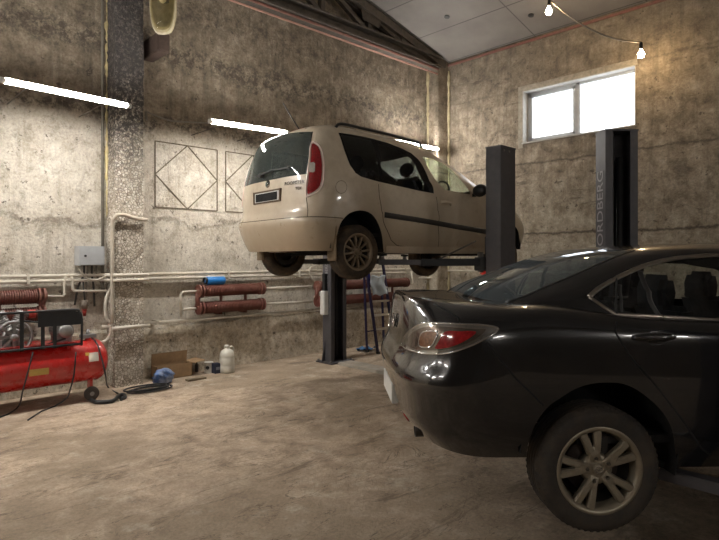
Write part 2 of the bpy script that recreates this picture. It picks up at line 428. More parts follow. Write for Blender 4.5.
# window
WH = M('white plastic frame', srgb(196, 200, 205), .45, var=.04)
wx = XW+.16
win = MB(); fw = .055
ym = 4.395
for (a, b) in (((wy0, wz0), (wy1, wz0+fw)), ((wy0, wz1-fw), (wy1, wz1)), ((wy0, wz0), (wy0+fw, wz1)), ((wy1-fw, wz0), (wy1, wz1)), ((ym-.035, wz0), (ym+.035, wz1))):
    win.box((wx, a[0], a[1]), (wx+.07, b[0], b[1]))
wo = struct('window_1', win, WH, bevel=.006)
sash = MB(); s0, s1, t0, t1 = ym+.035, wy1-fw, wz0+fw, wz1-fw; sw = .05
for (a, b) in (((s0, t0), (s1, t0+sw)), ((s0, t1-sw), (s1, t1)), ((s0, t0), (s0+sw, t1)), ((s1-sw, t0), (s1, t1))):
    sash.box((wx-.02, a[0], a[1]), (wx+.05, b[0], b[1]))
sash.build('sash', WH, wo, bevel=.005)
MB().box((wx-.045, ym+.05, 4.12), (wx-.018, ym+.07, 4.25)).build('window_handle', WH, wo, bevel=.004)
PANE = glass_mat('window glass', (0.96, 0.97, 0.98, 1))
MB().box((wx+.02, ym+.035+sw, t0+sw), (wx+.03, s1-sw, t1-sw)).build('pane', PANE, wo)
MB().box((wx+.02, wy0+fw, t0), (wx+.03, ym-.035, t1)).build('pane', PANE, wo)
rv = MB(); th = .012
rv.box((XW-.01, wy0, wz1-th), (wx, wy1, wz1+.002)); rv.box((XW-.01, wy1-th, wz0), (wx, wy1+.002, wz1)); rv.box((XW-.01, wy0-.002, wz0), (wx, wy0+th, wz1)); rv.box((XW-.03, wy0-.01, wz0-.01), (wx, wy1+.01, wz0+th))
rv.build('window_reveal', M('whitewashed reveal', srgb(188, 186, 182), .8, var=.1), wo)
struct('trim_6', MB().box((XW-.008, wy1, wz0-.08), (XW+.01, wy1+.09, wz1+.10)).box((XW-.008, wy0-.03, wz1), (XW+.01, wy1+.02, wz1+.10)), M('plaster patch', srgb(160, 152, 138), .9, var=.2, bump=.4))

# roof truss against the gable wall
STEEL = M('dark dusty steel', srgb(86, 80, 74), .75, metal=.2, var=.25, dirt=srgb(116, 106, 94), dirt_amt=.6)
tr = thing('roof_truss', 'dark steel roof truss running along the top of the left wall', 'truss', (RIDGE, 7.1, 5.42))
def tbar(nm, mb): return mb.build(nm, STEEL, tr, world=True)
tbar('bottom_chord', MB().box((-5.9, 7.00, 5.43), (9.0, 7.34, 5.46)).box((-5.9, 7.15, 5.46), (9.0, 7.19, 5.62)).box((-5.9, 7.00, 5.62), (9.0, 7.34, 5.65)))
for sx in (XW-.1, X0+.1):
    zb = roof(sx)-.09
    tbar('top_chord', MB().bar((RIDGE, 7.10, roof(RIDGE)-.09), (sx, 7.10, zb), .10, .14).bar((RIDGE, 7.25, roof(RIDGE)-.09), (sx, 7.25, zb), .10, .14))
xs = [8.15, 7.1, 6.0, 4.8, 3.5, 2.0, .5, -.8, -2.2, -3.6]
for i, x in enumerate(xs):
    tbar('strut', MB().bar((x, 7.17, 5.63), (x, 7.17, roof(x)-.1), .09, .09, (0,1,0)))
    if i < len(xs)-1:
        x2 = xs[i+1]; a, b = ((x, 5.63), (x2, roof(x2)-.12)) if x2 >= RIDGE else ((x, roof(x)-.12), (x2, 5.63))
        tbar('diagonal_brace', MB().bar((a[0], 7.17, a[1]), (b[0], 7.17, b[1]), .08, .08, (0,1,0)))
    tbar('gusset_plate', MB().prism([(x-.2, roof(x)-.30), (x+.2, roof(x)-.34), (x+.25, roof(x)-.14), (x-.25, roof(x)-.06)], (0, 7.10, 0), (1,0,0), (0,0,1), (0,1,0), .015))
# ------------------------------------------------------------------ lamps
TUBE = emit('lit tube', (1.0, 0.965, 0.91, 1), TUBE_E)
BODYW = M('white lamp plastic', srgb(210, 208, 202), .4, var=.03)
def tube_lamp(p, q, label, wall_dir, reach):
    p = np.array(p); q = np.array(q); c = (p+q)/2; d = nrm(q-p)
    t = thing('tube_light', label, 'lamp', c, group='LED tube lights on the walls')
    MB().tube([p, q], .026, 14).build('tube', TUBE, t, world=True)
    for e, s in ((p, -1), (q, 1)): MB().cyl(e, e+d*s*.045, .028, 14).build('end_cap', BODYW, t, world=True)
    w = np.array(wall_dir, float)
    bd_ = nrm(w*.95+UP*.25); MB().bar(p+bd_*.042, q+bd_*.042, .060, .018, bd_).build('batten', BODYW, t, world=True)  # batten turned and widened to keep the tube's light off the wall
    for f in (.18, .82):
        e = p+(q-p)*f; MB().bar(e+w*.04, e+w*reach, .010, .010).build('bracket', STEEL, t, world=True)
    return t
tube_lamp(onY(5, 80.5, 6.4), onY(127, 105.5, 6.4), 'lit white tube light at far left above the red compressor', (0,1,0), .95)
tube_lamp(onY(212, 121.5, 6.4), onY(286, 132.5, 6.4), 'lit white tube light on the wall behind the roof of the raised car', (0,1,0), .95)
tube_lamp(onY(437.5, 149, 6.98)-np.array((1.22, 0, .02)), onY(437.5, 149, 6.98), 'lit white tube light in the corner, mostly hidden by the raised car', (0,1,0), .36)
# unseen tubes added as fill light; only the opposite-wall pair is read from reflections
for a_, b_, wd, lab in (((-1.25, 6.4, 3.33), (.05, 6.4, 3.33), (0,1,0), 'lit fill tube light added on the left wall, first beyond the left edge'), ((-3.9, 6.4, 3.33), (-2.6, 6.4, 3.33), (0,1,0), 'lit fill tube light added on the left wall, far beyond the left edge'),
    ((X0+.3, 5.0, 3.5), (X0+.3, 6.3, 3.5), (-1,0,0), 'lit fill tube light added on the back wall nearest the left wall'), ((X0+.3, 2.4, 3.5), (X0+.3, 3.7, 3.5), (-1,0,0), 'lit fill tube light added on the back wall, second from the left wall'), 
    ((XW-.3, -4.6, 3.5), (XW-.3, -3.3, 3.5), (1,0,0), 'lit fill tube light added on the right wall beyond the saloon'), ((1.5, Y0+.3, 3.5), (2.8, Y0+.3, 3.5), (0,-1,0), 'lit tube light on the wall opposite the raised car'), ((-3.2, Y0+.3, 3.5), (-1.9, Y0+.3, 3.5), (0,-1,0), 'lit tube light on the opposite wall in the far corner')):
    tube_lamp(a_, b_, lab, wd, .29 if abs(a_[1]-6.4) > .01 else .95)
# two bulbs on a cable
BULB = emit('lit warm bulb', (1.0, 0.72, 0.40, 1), BULB_E)
DARKP = M('black plastic', (.012, .012, .013, 1), .45, var=.1)
def on_ceiling(x, y):
    r = ray(x, y); k = (EAVE+SL*XW-CAMH)/(r[2]+SL*r[0]); return CAM+r*k
b1 = on_ceiling(549, 4); b1 = CAM+(b1-CAM)*.93
b2 = onX(641, 47, XW-.5)
for p, lab, dx in ((b1, 'lit warm bulb hanging under the ceiling, the higher of the two on the cable', (.05, -.04)), (b2, 'lit warm bulb hanging above the right end of the window', (0, 0))):
    t = thing('hanging_bulb', lab, 'lamp', p, group='bulbs on the ceiling cable')
    MB().lathe([(0, .07), (.018, .07), (.024, .04), (.024, -.02), (.030, -.03), (0, -.03)], (0,0,0), (0,0,1), 16).build('lamp_socket', DARKP, t)
    MB().lathe([(.0, -.03), (.016, -.03), (.020, -.05), (.044, -.095), (.048, -.125), (.036, -.155), (.0, -.172)], (0,0,0), (0,0,1), 20).build('bulb', BULB, t)
a0 = b1+np.array([0, 0, .07]); a1 = b2+np.array([0, 0, .07]); top = on_ceiling(551, -14)-np.array((0, 0, .02))
mid = [(a0*(1-s)+a1*s)-np.array([0, 0, .16*4*s*(1-s)]) for s in np.linspace(0, 1, 14)]
solo('lamp_cable', MB().tube([top, (top+a0)/2+np.array([0,.02,0])]+mid, .012, 6), M('grey cable', srgb(120, 112, 102), .6), 'thin cable strung under the ceiling between the two hanging bulbs', 'cable')
# ceiling hooks: small dark holes
for i, (x, y) in enumerate(((447, 16.5), (531, 15))):
    p = on_ceiling(x, y); n = nrm((SL, 0, 1))
    solo('ceiling_eyelet', MB().cyl(p-n*.015, p+n*.01, .05, 14), DARKP, ('round dark fitting in the ceiling panel near the truss', 'round dark fitting in the ceiling panel left of the higher bulb')[i], 'fitting', 'dark ceiling fittings')

# old flood lamp on the pillar
fl = onY(162.5, -6, 6.62)
t = thing('flood_lamp', 'old unlit street-type flood lamp mounted high on the left pillar', 'lamp', fl)
CRM = M('aged cream enamel', srgb(160, 148, 112), .5, var=.15, dirt=srgb(96, 84, 62), dirt_amt=.5)
sx = np.array((math.sin(ANG), -math.cos(ANG), 0)); fy = np.array((math.cos(ANG), math.sin(ANG), 0))   # it is turned to the middle of the hall
def oval(s, dz0=0.0, k=1.0):
    pts = []
    for i in range(28):
        a = 2*PI*i/28; cx, sy = math.cos(a), math.sin(a)
        ww = .155*s*np.sign(cx)*abs(cx)**.62; hh = .47*s*np.sign(sy)*abs(sy)**.62
        pts.append((ww*(1-.10*(sy < 0)*abs(sy)), hh+dz0))
    return pts
def ring_shell(levels):
    mb = MB(); vs = []; 
    for s, dep in levels: vs += [sx*a+np.array((0,0,1))*b+fy*dep for a, b in oval(s)]
    n = 28; fs = [(i*n+k, i*n+(k+1) % n, (i+1)*n+(k+1) % n, (i+1)*n+k) for i in range(len(levels)-1) for k in range(n)]
    return mb.add(vs, fs, True)
ring_shell([(.86, 0.0), (1.0, -.01), (1.02, .02), (.98, .09), (.82, .16), (.5, .20), (.02, .21)]).build('lamp_housing', CRM, t)
ring_shell([(1.02, -.012), (1.05, -.005), (1.05, .02), (1.0, .025)]).build('rim', M('pale worn rim', srgb(182, 172, 146), .5), t)
ring_shell([(.96, -.002), (.7, -.05), (.02, -.065)]).build('glass_cover', glass_mat('dusty lamp glass', (.80, .76, .60, 1), dirt=srgb(150, 138, 104), dirt_amt=.28), t)
MB().sphere((0,0,0), .06, 14, 10, (1, 1, 1.9)).add(*[[], []]).build('bulb', M('pearl glass', srgb(206, 196, 164), .2), t)
MB().cyl((0,0,.10), (0,0,.26), .035, 14).build('lamp_socket', CRM, t)
MB().cyl(fy*.18, np.array((0, 7.05-fl[1], .02)), .03, 12).build('mounting_arm', STEEL, t)
p0 = onY(156.5, 32, 6.9); p1 = onY(168.5, 54, 6.9)
gb = thing('control_gear_box', 'dark brown metal box under the flood lamp beside the pillar', 'electrical box', ((p0[0]+p1[0])/2, 7.05, p1[2]))
MB().box((p0[0], 6.86, p1[2]), (p1[0], 7.35, p0[2])).build('housing', M('dark brown enamel', srgb(74, 60, 54), .6, var=.2), gb, world=True, bevel=.01)
MB().box((p0[0]+.015, 6.845, p1[2]+.015), (p1[0]-.015, 6.86, p0[2]-.015)).build('lid', M('dark brown enamel', srgb(74, 60, 54), .6), gb, world=True, bevel=.004)
# world and camera
w = bpy.data.worlds.new('overcast sky'); bpy.context.scene.world = w; w.use_nodes = True
bg = w.node_tree.nodes['Background']; bg.inputs[0].default_value = (.93, .97, 1.0, 1); bg.inputs[1].default_value = SKY_E
cd = bpy.data.cameras.new('camera'); co = bpy.data.objects.new('camera', cd); C.objects.link(co)
cd.sensor_width = 36; cd.lens = 36*FPX/719; cd.shift_y = -(270-HZ)/719; cd.clip_start = .05
co.location = (0, 0, CAMH); co.rotation_euler = (PI/2, 0, ANG-PI/2)
sc = bpy.context.scene; sc.camera = co
sc.view_settings.view_transform = 'Standard'; sc.view_settings.look = 'None'; sc.view_settings.gamma = 1; sc.view_settings.use_curve_mapping = False
sc.view_settings.exposure = EXPO
sc.cycles.use_denoising = True; sc.cycles.max_bounces = 8; sc.cycles.diffuse_bounces = 4; sc.cycles.glossy_bounces = 4; sc.cycles.transparent_max_bounces = 16
sc.cycles.sample_clamp_indirect = 6
# ------------------------------------------------------------------ smooth car-body surfaces: a net of feature lines, panels cut out of it
def spline_basis(k, u):
    """rows of weights of the natural cubic spline through knots k, evaluated at u"""
    n = len(k); h = np.diff(k)
    A = np.zeros((n, n)); D = np.zeros((n, n)); A[0,0] = A[-1,-1] = 1
    for i in range(1, n-1):
        A[i,i-1] = h[i-1]/6; A[i,i] = (h[i-1]+h[i])/3; A[i,i+1] = h[i]/6
        D[i,i-1] = 1/h[i-1]; D[i,i] = -1/h[i-1]-1/h[i]; D[i,i+1] = 1/h[i]
    M2 = np.linalg.solve(A, D)
    u = np.clip(np.asarray(u, float), k[0], k[-1]); i = np.clip(np.searchsorted(k, u, 'right')-1, 0, n-2)
    hh = h[i]; a = (k[i+1]-u)/hh; b = 1-a; B = np.zeros((len(u), n)); r = np.arange(len(u))
    B[r,i] += a; B[r,i+1] += b
    B += ((a**3-a)*hh**2/6)[:,None]*M2[i]+((b**3-b)*hh**2/6)[:,None]*M2[i+1]
    return B
class Surf:
    def __init__(self, net, place):
        """net[t][s] = (x, y>=0, z): s runs from the rear centre line round the flank to the front centre line"""
        net = np.array(net, float); T, S, _ = net.shape
        fl = np.array([1, -1, 1])
        self.net = np.concatenate([net[:, 2:0:-1]*fl, net, net[:, -2:-4:-1]*fl], axis=1)
        ds = np.linalg.norm(np.diff(self.net, axis=1), axis=2); ds = np.maximum(ds.mean(0), .02)
        dt = np.linalg.norm(np.diff(net, axis=0), axis=2); dt = np.maximum(dt.mean(1), .015)
        ks = np.concatenate([[0], np.cumsum(ds)]); self.ks = ks-ks[2]; self.kt = np.concatenate([[0], np.cumsum(dt)])
        self.a1 = self.ks[-3]; self.b1 = self.kt[-1]
        self.place = np.array(place)              # 4x4, car to world
        NA, NB = 420, 200
        self.ga = np.linspace(0, self.a1, NA); self.gb = np.linspace(0, self.b1, NB)
        P = np.einsum('bt,tsc,as->abc', spline_basis(self.kt, self.gb), self.net, spline_basis(self.ks, self.ga))
        self.gP = P
        self.AB = np.stack(np.meshgrid(self.ga, self.gb, indexing='ij'), -1)
    def P(self, ab):
        ab = np.atleast_2d(ab)
        p = np.einsum('nt,tsc,ns->nc', spline_basis(self.kt, ab[:,1]), self.net, spline_basis(self.ks, ab[:,0]))
        return p
    def N(self, ab, e=.004):
        ab = np.atleast_2d(np.asarray(ab, float))
        f = lambda da, db: self.P(ab+np.array([da, db]))
        lo = ab[:,1] < 2*e; hi = ab[:,1] > self.b1-2*e
        ta = f(e, 0)-f(-e, 0)
        ab2 = ab.copy(); ab2[hi,1] -= 3*e; ab2[lo,1] += 3*e
        tb = self.P(ab2+np.array([0, e]))-self.P(ab2-np.array([0, e]))
        ab3 = ab.copy(); ab3[:,0] = np.clip(ab3[:,0], 1.5*e, self.a1-1.5*e); ta = self.P(ab3+np.array([e, 0]))-self.P(ab3-np.array([e, 0]))
        n = np.cross(ta, tb); l = np.linalg.norm(n, axis=1, keepdims=True)
        return n/np.maximum(l, 1e-9)*self.sgn
    def finish(self):
        self.sgn = 1.0
        q = np.array([[self.a1*.5, self.b1*.3]])
        if self.N(q)[0][1] < 0: self.sgn = -1.0
        return self
    def world(self, p, side=-1):
        q = np.asarray(p, float)*np.array([1, side, 1]); return q@self.place[:3,:3].T+self.place[:3,3]
    def px(self, pts, side=-1, front=True):
        """photo pixels -> (a, b) on the visible flank; nearest grid point, then Newton steps"""
        if not hasattr(self, 'gpx'):
            W = self.world(self.gP.reshape(-1, 3), side); x, y, d = project(W)
            n = self.N(self.AB.reshape(-1, 2))*np.array([1, side, 1])@self.place[:3,:3].T
            self.gpx = np.stack([x, y], -1); self.gfront = ((CAM-W)*n).sum(1) > 0
        out = []
        ab0 = self.AB.reshape(-1, 2)
        for p in pts:
            p = np.array(p, float)
            dd = ((self.gpx-p)**2).sum(1)+np.where(self.gfront, 0, 400.0)
            ab = ab0[dd.argmin()].copy()
            f = lambda q: np.array(project(self.world(self.P(q[None])[0], side))[:2])
            for _ in range(6):
                e = 1e-3; F = f(ab); Ja = (f(ab+[e, 0])-F)/e; Jb = (f(ab+[0, e])-F)/e
                J = np.stack([Ja, Jb], 1); r = p-F
                st = np.linalg.lstsq(J, r, rcond=1e-3)[0]
                l = np.linalg.norm(st); st = st*min(1, .05/max(l, 1e-9)); nab = ab+st
                nab[0] = min(max(nab[0], 0), self.a1); nab[1] = min(max(nab[1], 0), self.b1)
                if np.linalg.norm(p-f(nab)) < np.linalg.norm(r): ab = nab
                else: break
            out.append(ab)
        return np.array(out)
    def near(self, pts, w=(1,1,1), y0=None):
        """car-space points (y>=0) -> (a, b); w weighs the axes, y0 keeps only the outer skin beyond it"""
        out = []; G = self.gP.reshape(-1, 3); w = np.array(w, float); ok = np.ones(len(G), bool) if y0 is None else G[:,1] > y0
        for p in pts:
            dd = (((G-np.array(p))*w)**2).sum(1)+np.where(ok, 0, 9.0); out.append(self.AB.reshape(-1, 2)[dd.argmin()])
        return np.array(out)
    def side(self, pts, y0=.5): return self.near([(x, 0, z) for x, z in pts], (1, 0, 1), y0)

def dense(poly, step, closed=True):
    poly = np.asarray(poly, float); out = []; n = len(poly)
    for i in range(n if closed else n-1):
        p, q = poly[i], poly[(i+1) % n]; k = max(1, int(np.linalg.norm(q-p)/step))
        out += [p+(q-p)*j/k for j in range(k)]
    if not closed: out.append(poly[-1])
    return np.array(out)
def smooth_closed(poly, k=5):
    poly = [np.array(p, float) for p in poly]; n = len(poly); out = []
    for i in range(n):
        a, b, c, d = poly[i-1], poly[i], poly[(i+1) % n], poly[(i+2) % n]
        for j in range(k):
            t = j/k; out.append(0.5*((2*b)+(c-a)*t+(2*a-5*b+4*c-d)*t*t+(3*b-a-3*c+d)*t**3))
    return np.array(out)
def inside(poly, pts):
    poly = np.asarray(poly); x, y = pts[:,0], pts[:,1]; r = np.zeros(len(pts), bool); n = len(poly)
    for i in range(n):
        (x0, y0), (x1, y1) = poly[i], poly[(i+1) % n]
        if y0 == y1: continue
        c = ((y0 > y) != (y1 > y)) & (x < (x1-x0)*(y-y0)/(y1-y0)+x0); r ^= c
    return r
def cut(S, regions, step=.03):
    """regions: ordered list (name, polygon in a,b); returns name -> (verts ab, triangles); the rest is 'body'"""
    va = np.linspace(0, S.a1, int(S.a1/step)+2); vb = np.linspace(0, S.b1, int(S.b1/step)+2)
    pts = []; edges = []
    def addp(p): pts.append(tuple(p)); return len(pts)-1
    rect = [(a, 0) for a in va[:-1]]+[(S.a1, b) for b in vb[:-1]]+[(a, S.b1) for a in va[:0:-1]]+[(0, b) for b in vb[:0:-1]]
    i0 = len(pts); [addp(p) for p in rect]; n = len(rect); edges += [(i0+i, i0+(i+1) % n) for i in range(n)]
    polys = []; brd = []
    for nm, poly in regions:
        q = dense(np.clip(poly, [0, 0], [S.a1, S.b1]), step*.6); polys.append((nm, q)); brd.append(q)
        i0 = len(pts); [addp(p) for p in q]; n = len(q); edges += [(i0+i, i0+(i+1) % n) for i in range(n)]
    B = np.concatenate(brd) if brd else np.zeros((0, 2))
    G = np.stack(np.meshgrid(va[1:-1], vb[1:-1], indexing='ij'), -1).reshape(-1, 2)
    if len(B):
        keep = np.ones(len(G), bool)
        for i in range(0, len(B), 200):
            d = ((G[:,None]-B[None,i:i+200])**2).sum(2).min(1); keep &= d > (step*.4)**2
        G = G[keep]
    for p in G: addp(p)
    r = delaunay_2d_cdt([Vector(p) for p in pts], edges, [], 0, 1e-6)
    V = np.array([tuple(v) for v in r[0]]); F = np.array([f for f in r[2] if len(f) == 3]); cen = V[F].mean(1)
    lab = np.full(len(F), -1)
    for i, (nm, q) in enumerate(polys): lab[(lab == -1) & inside(q, cen)] = i
    out = {}
    for i, nm in enumerate(['body']+[p[0] for p in polys]):
        f = F[lab == i-1]
        if nm in out: out[nm] = (V, np.concatenate([out[nm][1], f]))
        else: out[nm] = (V, f)
    return out
def patch(S, VF, name, mat, parent, sides=(1, -1), off=0.0, thick=0.0):
    V, F = VF
    if len(F) == 0: return None
    used, inv = np.unique(F, return_inverse=True); F2 = inv.reshape(-1, 3); ab = V[used]
    P = S.P(ab); N = S.N(ab); P = P+N*off
    # consistent outward winding
    tri = np.cross(P[F2[:,1]]-P[F2[:,0]], P[F2[:,2]]-P[F2[:,0]]); fl = (tri*N[F2[:,0]]).sum(1) < 0; F2 = F2.copy(); F2[fl] = F2[fl][:, ::-1]
    vs, fs, ns = [], [], []
    for sd in sides:
        o = len(vs); m = np.array([1, sd, 1]); vs += (P*m).tolist(); ns += (N*m).tolist()
        fs += [tuple(int(c)+o for c in (f if sd > 0 else f[::-1])) for f in F2]
    me = bpy.data.meshes.new(name); me.from_pydata(vs, [], fs); me.polygons.foreach_set('use_smooth', [True]*len(fs)); me.materials.append(mat)
    me.update(); me.normals_split_custom_set_from_vertices([tuple(n) for n in ns])
    o = bpy.data.objects.new(name, me); C.objects.link(o); o.parent = parent; WM[o.name] = WM.get(parent.name, Matrix())
    if thick:
        md = o.modifiers.new('thickness', 'SOLIDIFY'); md.thickness = thick; md.offset = -1
    return o
def ribbon(S, ab, w, h, name, mat, parent, closed=False, sides=(1, -1), lift=0.0, mb=None, build=True):
    """moulding of width w and height h lying on the surface along ab"""
    if build and mb is None and len(sides) > 1:
        return [ribbon(S, ab, w, h, name, mat, parent, closed, (q,), lift) for q in sides]
    ab = np.asarray(ab, float); P = S.P(ab); N = S.N(ab); n = len(P)
    T = np.array([nrm(P[(i+1) % n if closed else min(i+1, n-1)]-P[(i-1) % n if closed else max(i-1, 0)]) for i in range(n)])
    Bn = np.array([nrm(np.cross(N[i], T[i])) for i in range(n)])
    prof = [(-.5, -.35), (-.5, .45), (-.3, 1), (.3, 1), (.5, .45), (.5, -.35)]; m = len(prof)
    mb = mb or MB()
    for sd in sides:
        k = np.array([1, sd, 1]); vs = []
        for i in range(n):
            for (a, b) in prof: vs.append((P[i]+Bn[i]*a*w+N[i]*(b*h+lift))*k)
        fs = [(i*m+j, ((i+1) % n)*m+j, ((i+1) % n)*m+(j+1) % m, i*m+(j+1) % m) for i in range(n if closed else n-1) for j in range(m)]
        if not closed: fs += [tuple(range(m)), tuple((n-1)*m+j for j in reversed(range(m)))]
        mb.add(vs, fs, True)
    return mb.build(name, mat, parent) if build else mb
def ring_row(xr, xc, nr, xf, xfc, nf, y, zr, zc, zf, fl):
    """one feature line: rear corner (superellipse), flank stations, front corner. zr rear centre height, zf front centre height,
    zc: list of (x, z) along the flank; fl: flank stations as fractions; y: half width, or list of (x, y)"""
    yy = (lambda x: y) if not hasattr(y, '__len__') else (lambda x: float(np.interp(x, [p[0] for p in y], [p[1] for p in y])))
    zz = lambda x: float(np.interp(x, [p[0] for p in zc], [p[1] for p in zc]))
    th = np.radians([0, 22, 42, 60, 76, 90]); out = []
    xa = xr+xc; xb = xf-xfc
    for t in th:
        s, c = math.sin(t), math.cos(t); k = s**(2/nr) if s > 1e-6 else 0; kx = 1-(c**(2/nr) if c > 1e-6 else 0)
        f = k**2.2
        out.append((xr+xc*kx, yy(xa)*k, zr+(zz(xa)-zr)*f))
    for f in fl: x = xa+(xb-xa)*f; out.append((x, yy(x), zz(x)))
    for t in th[::-1]:
        s, c = math.sin(t), math.cos(t); k = s**(2/nf) if s > 1e-6 else 0; kx = 1-(c**(2/nf) if c > 1e-6 else 0)
        f = k**2.2
        out.append((xf-xfc*kx, yy(xb)*k, zf+(zz(xb)-zf)*f))
    return out

# ------------------------------------------------------------------ wheels: axis along y, outer face towards -y, centre at the origin
RUB = M('tyre rubber', srgb(44, 40, 36), .85, var=.2, scale=18, dirt=srgb(88, 75, 60), dirt_amt=.5, bump=.2)
DISC = M('rusty brake disc', srgb(70, 60, 54), .5, metal=.6, var=.3)
def make_wheel(parent, loc, side, R, wid, rr, style, alloy, tyre=None, steer=0.0):
    """side -1: the outer face looks to -y"""
    o = wid/2
    prof = [(rr-.012, -o*.80), (rr+.004, -o*.93), (rr+.018, -o*.98), ((R+rr)/2, -o*1.04), (R-.035, -o*1.0), (R-.012, -o*.86), (R-.002, -o*.62)]
    for g in (-.42, -.12, .18, .48): prof += [(R, -o*abs(g)*1.0 if g < 0 else o*g*.9), (R, (g+.10)*o), (R-.008, (g+.115)*o), (R-.008, (g+.155)*o), (R, (g+.17)*o)]
    prof = sorted(prof[:7], key=lambda p: p[1]) and prof[:7]+[(R, -o*.58)]
    for g in (-.45, -.15, .15, .45): prof += [(R, (g-.05)*o), (R-.008, (g-.04)*o), (R-.008, (g+.04)*o), (R, (g+.05)*o)]
    prof += [(R, o*.58), (R-.002, o*.62), (R-.012, o*.86), (R-.035, o), ((R+rr)/2, o*1.04), (rr+.018, o*.98), (rr-.012, o*.8)]
    rot = Matrix.Rotation(0 if side < 0 else PI, 4, 'Z')
    mb = MB().lathe([(r, h) for r, h in prof], (0,0,0), (0,1,0), 64)
    # shoulder blocks
    for k in range(60):
        a = 2*PI*k/60; c, s = math.cos(a), math.sin(a)
        for e in (-1, 1):
            mb.bar((c*(R-.02), e*o*.90, s*(R-.02)), (c*(R-.003), e*o*.70, s*(R-.003)), .012, .006, (c, 0, s))
    w = mb.build('wheel', tyre or RUB, parent, fix=False)
    w.location = loc; w.rotation_euler = (0, 0, (0 if side < 0 else PI)+steer)
    # rim barrel and lip
    MB().lathe([(rr-.030, o*.8), (rr-.034, -o*.30), (rr-.022, -o*.60), (rr-.018, -o*.86), (rr-.004, -o*.94), (rr+.008, -o*.97), (rr+.009, -o*.9), (rr+.002, -o*.8), (rr, o*.8)], (0,0,0), (0,1,0), 64).build('rim_barrel', alloy, w)
    MB().lathe([(rr-.036, -o*.45), (rr-.036, o*.7), (rr-.10, o*.72)], (0,0,0), (0,1,0), 48).build('inner_barrel', M('dark inner rim', srgb(46, 42, 37), .8, var=.2), w)  # darker lining behind the spokes, so the gaps between them are dark
    sp = MB(); yo = -o*.72
    def spoke(a, r0, r1, w0, w1, y0, y1, th, lean=0.0):
        d = np.array((math.cos(a), 0, math.sin(a))); t = np.array((-math.sin(a), 0, math.cos(a))); n = 6; vs = []; fs = []
        for i in range(n+1):
            f = i/n; r = r0+(r1-r0)*f; ww = w0+(w1-w0)*f; y = y0+(y1-y0)*f-.010*math.sin(PI*f); c = d*r+t*lean*f
            for (u, v) in ((-.5, 1), (-.5, .25), (-.34, 0), (.34, 0), (.5, .25), (.5, 1)): vs.append(c+t*u*ww+np.array((0, y+v*th, 0)))
        m = 6
        for i in range(n):
            for j in range(m): fs.append((i*m+j, (i+1)*m+j, (i+1)*m+(j+1) % m, i*m+(j+1) % m))
        fs += [tuple(range(m)), tuple(n*m+j for j in reversed(range(m)))]
        sp.add(vs, fs, False)
    hub = MB()
    if style == 'double_five':
        for k in range(5):
            a = PI/2+2*PI*k/5+math.radians(12.5)
            for e in (-1, 1):
                d0 = a+e*.10
                # each pair leaves the hub together and spreads to the rim
                p = np.array((math.cos(a), 0, math.sin(a))); t = np.array((-math.sin(a), 0, math.cos(a)))
                n = 7; vs = []; fs = []
                for i in range(n+1):
                    f = i/n; r = .045+(rr-.020-.045)*f; off = e*(.008+.031*f**1.15); ww = .034+.009*f; y = yo-.002-.010*math.sin(PI*f*.8)-.010*f
                    c = p*r+t*off
                    for (u, v) in ((-.5, 1), (-.5, .3), (-.32, 0), (.32, 0), (.5, .3), (.5, 1)): vs.append(c+t*u*ww+np.array((0, y+v*.035, 0)))
                m = 6
                for i in range(n):
                    for j in range(m): fs.append((i*m+j, (i+1)*m+j, (i+1)*m+(j+1) % m, i*m+(j+1) % m))
                fs += [tuple(range(m)), tuple(n*m+j for j in reversed(range(m)))]
                sp.add(vs, fs, False)
            # web between the two legs of the pair near the hub
            spoke(a, .04, .120, .058, .058, yo-.002, yo-.006, .03)
        sp.lathe([(.0, yo+.002), (.062, yo+.000), (.078, yo+.008), (.082, yo+.05), (.0, yo+.05)], (0,0,0), (0,1,0), 32)
        for k in range(5):
            a = PI/2+2*PI*k/5+math.radians(12.5); c = (math.cos(a)*.060, 0, math.sin(a)*.060)
            hub.lathe([(0, yo-.018), (.0085, yo-.018), (.0105, yo-.010), (.0105, yo+.006)], c, (0,1,0), 6, False); sp.lathe([(.0105, yo-.006), (.017, yo-.009), (.018, yo-.002), (.018, yo+.01)], c, (0,1,0), 18)
        cap = MB().lathe([(0, yo-.010), (.022, yo-.010), (.029, yo-.006), (.031, yo+.004)], (0,0,0), (0,1,0), 28)
        em = MB().tube([(.017*math.cos(q), yo-.011, .0145*math.sin(q)) for q in np.linspace(0, 2*PI, 25)[:-1]], .0022, 6, closed=True)
        em.tube(catmull([(-.015, yo-.011, .006), (-.007, yo-.011, .004), (0, yo-.011, -.004), (.007, yo-.011, .004), (.015, yo-.011, .006)], 4), .002, 6)
    else:
        for k in range(12): spoke(2*PI*k/12+.13, .05, rr-.018, .020, .024, yo+.004, yo-.004, .03)
        sp.lathe([(.0, yo+.004), (.056, yo+.002), (.070, yo+.010), (.072, yo+.05), (.0, yo+.05)], (0,0,0), (0,1,0), 32)
        for k in range(5):
            a = PI/2+2*PI*k/5; c = (math.cos(a)*.050, 0, math.sin(a)*.050)
            hub.lathe([(0, yo-.004), (.008, yo-.004), (.009, yo+.006)], c, (0,1,0), 6, False)
        cap = MB().lathe([(0, yo-.006), (.024, yo-.006), (.029, yo+.004)], (0,0,0), (0,1,0), 28); em = None
    s_ = sp.build('spokes', alloy, w, fix=True)
    hub.build('lug_nuts', M('dull steel nuts', srgb(92, 86, 78), .45, metal=.7), w)
    cap.build('hub_cap', alloy, w)
    if em: em.build('emblem', M('chrome', srgb(200, 200, 200), .12, metal=1.0), w)
    MB().lathe([(0, -.008), (rr-.075, -.008), (rr-.072, .0), (rr-.072, .014), (0, .014)], (0,0,0), (0,1,0), 40).build('brake_disc', DISC, w)
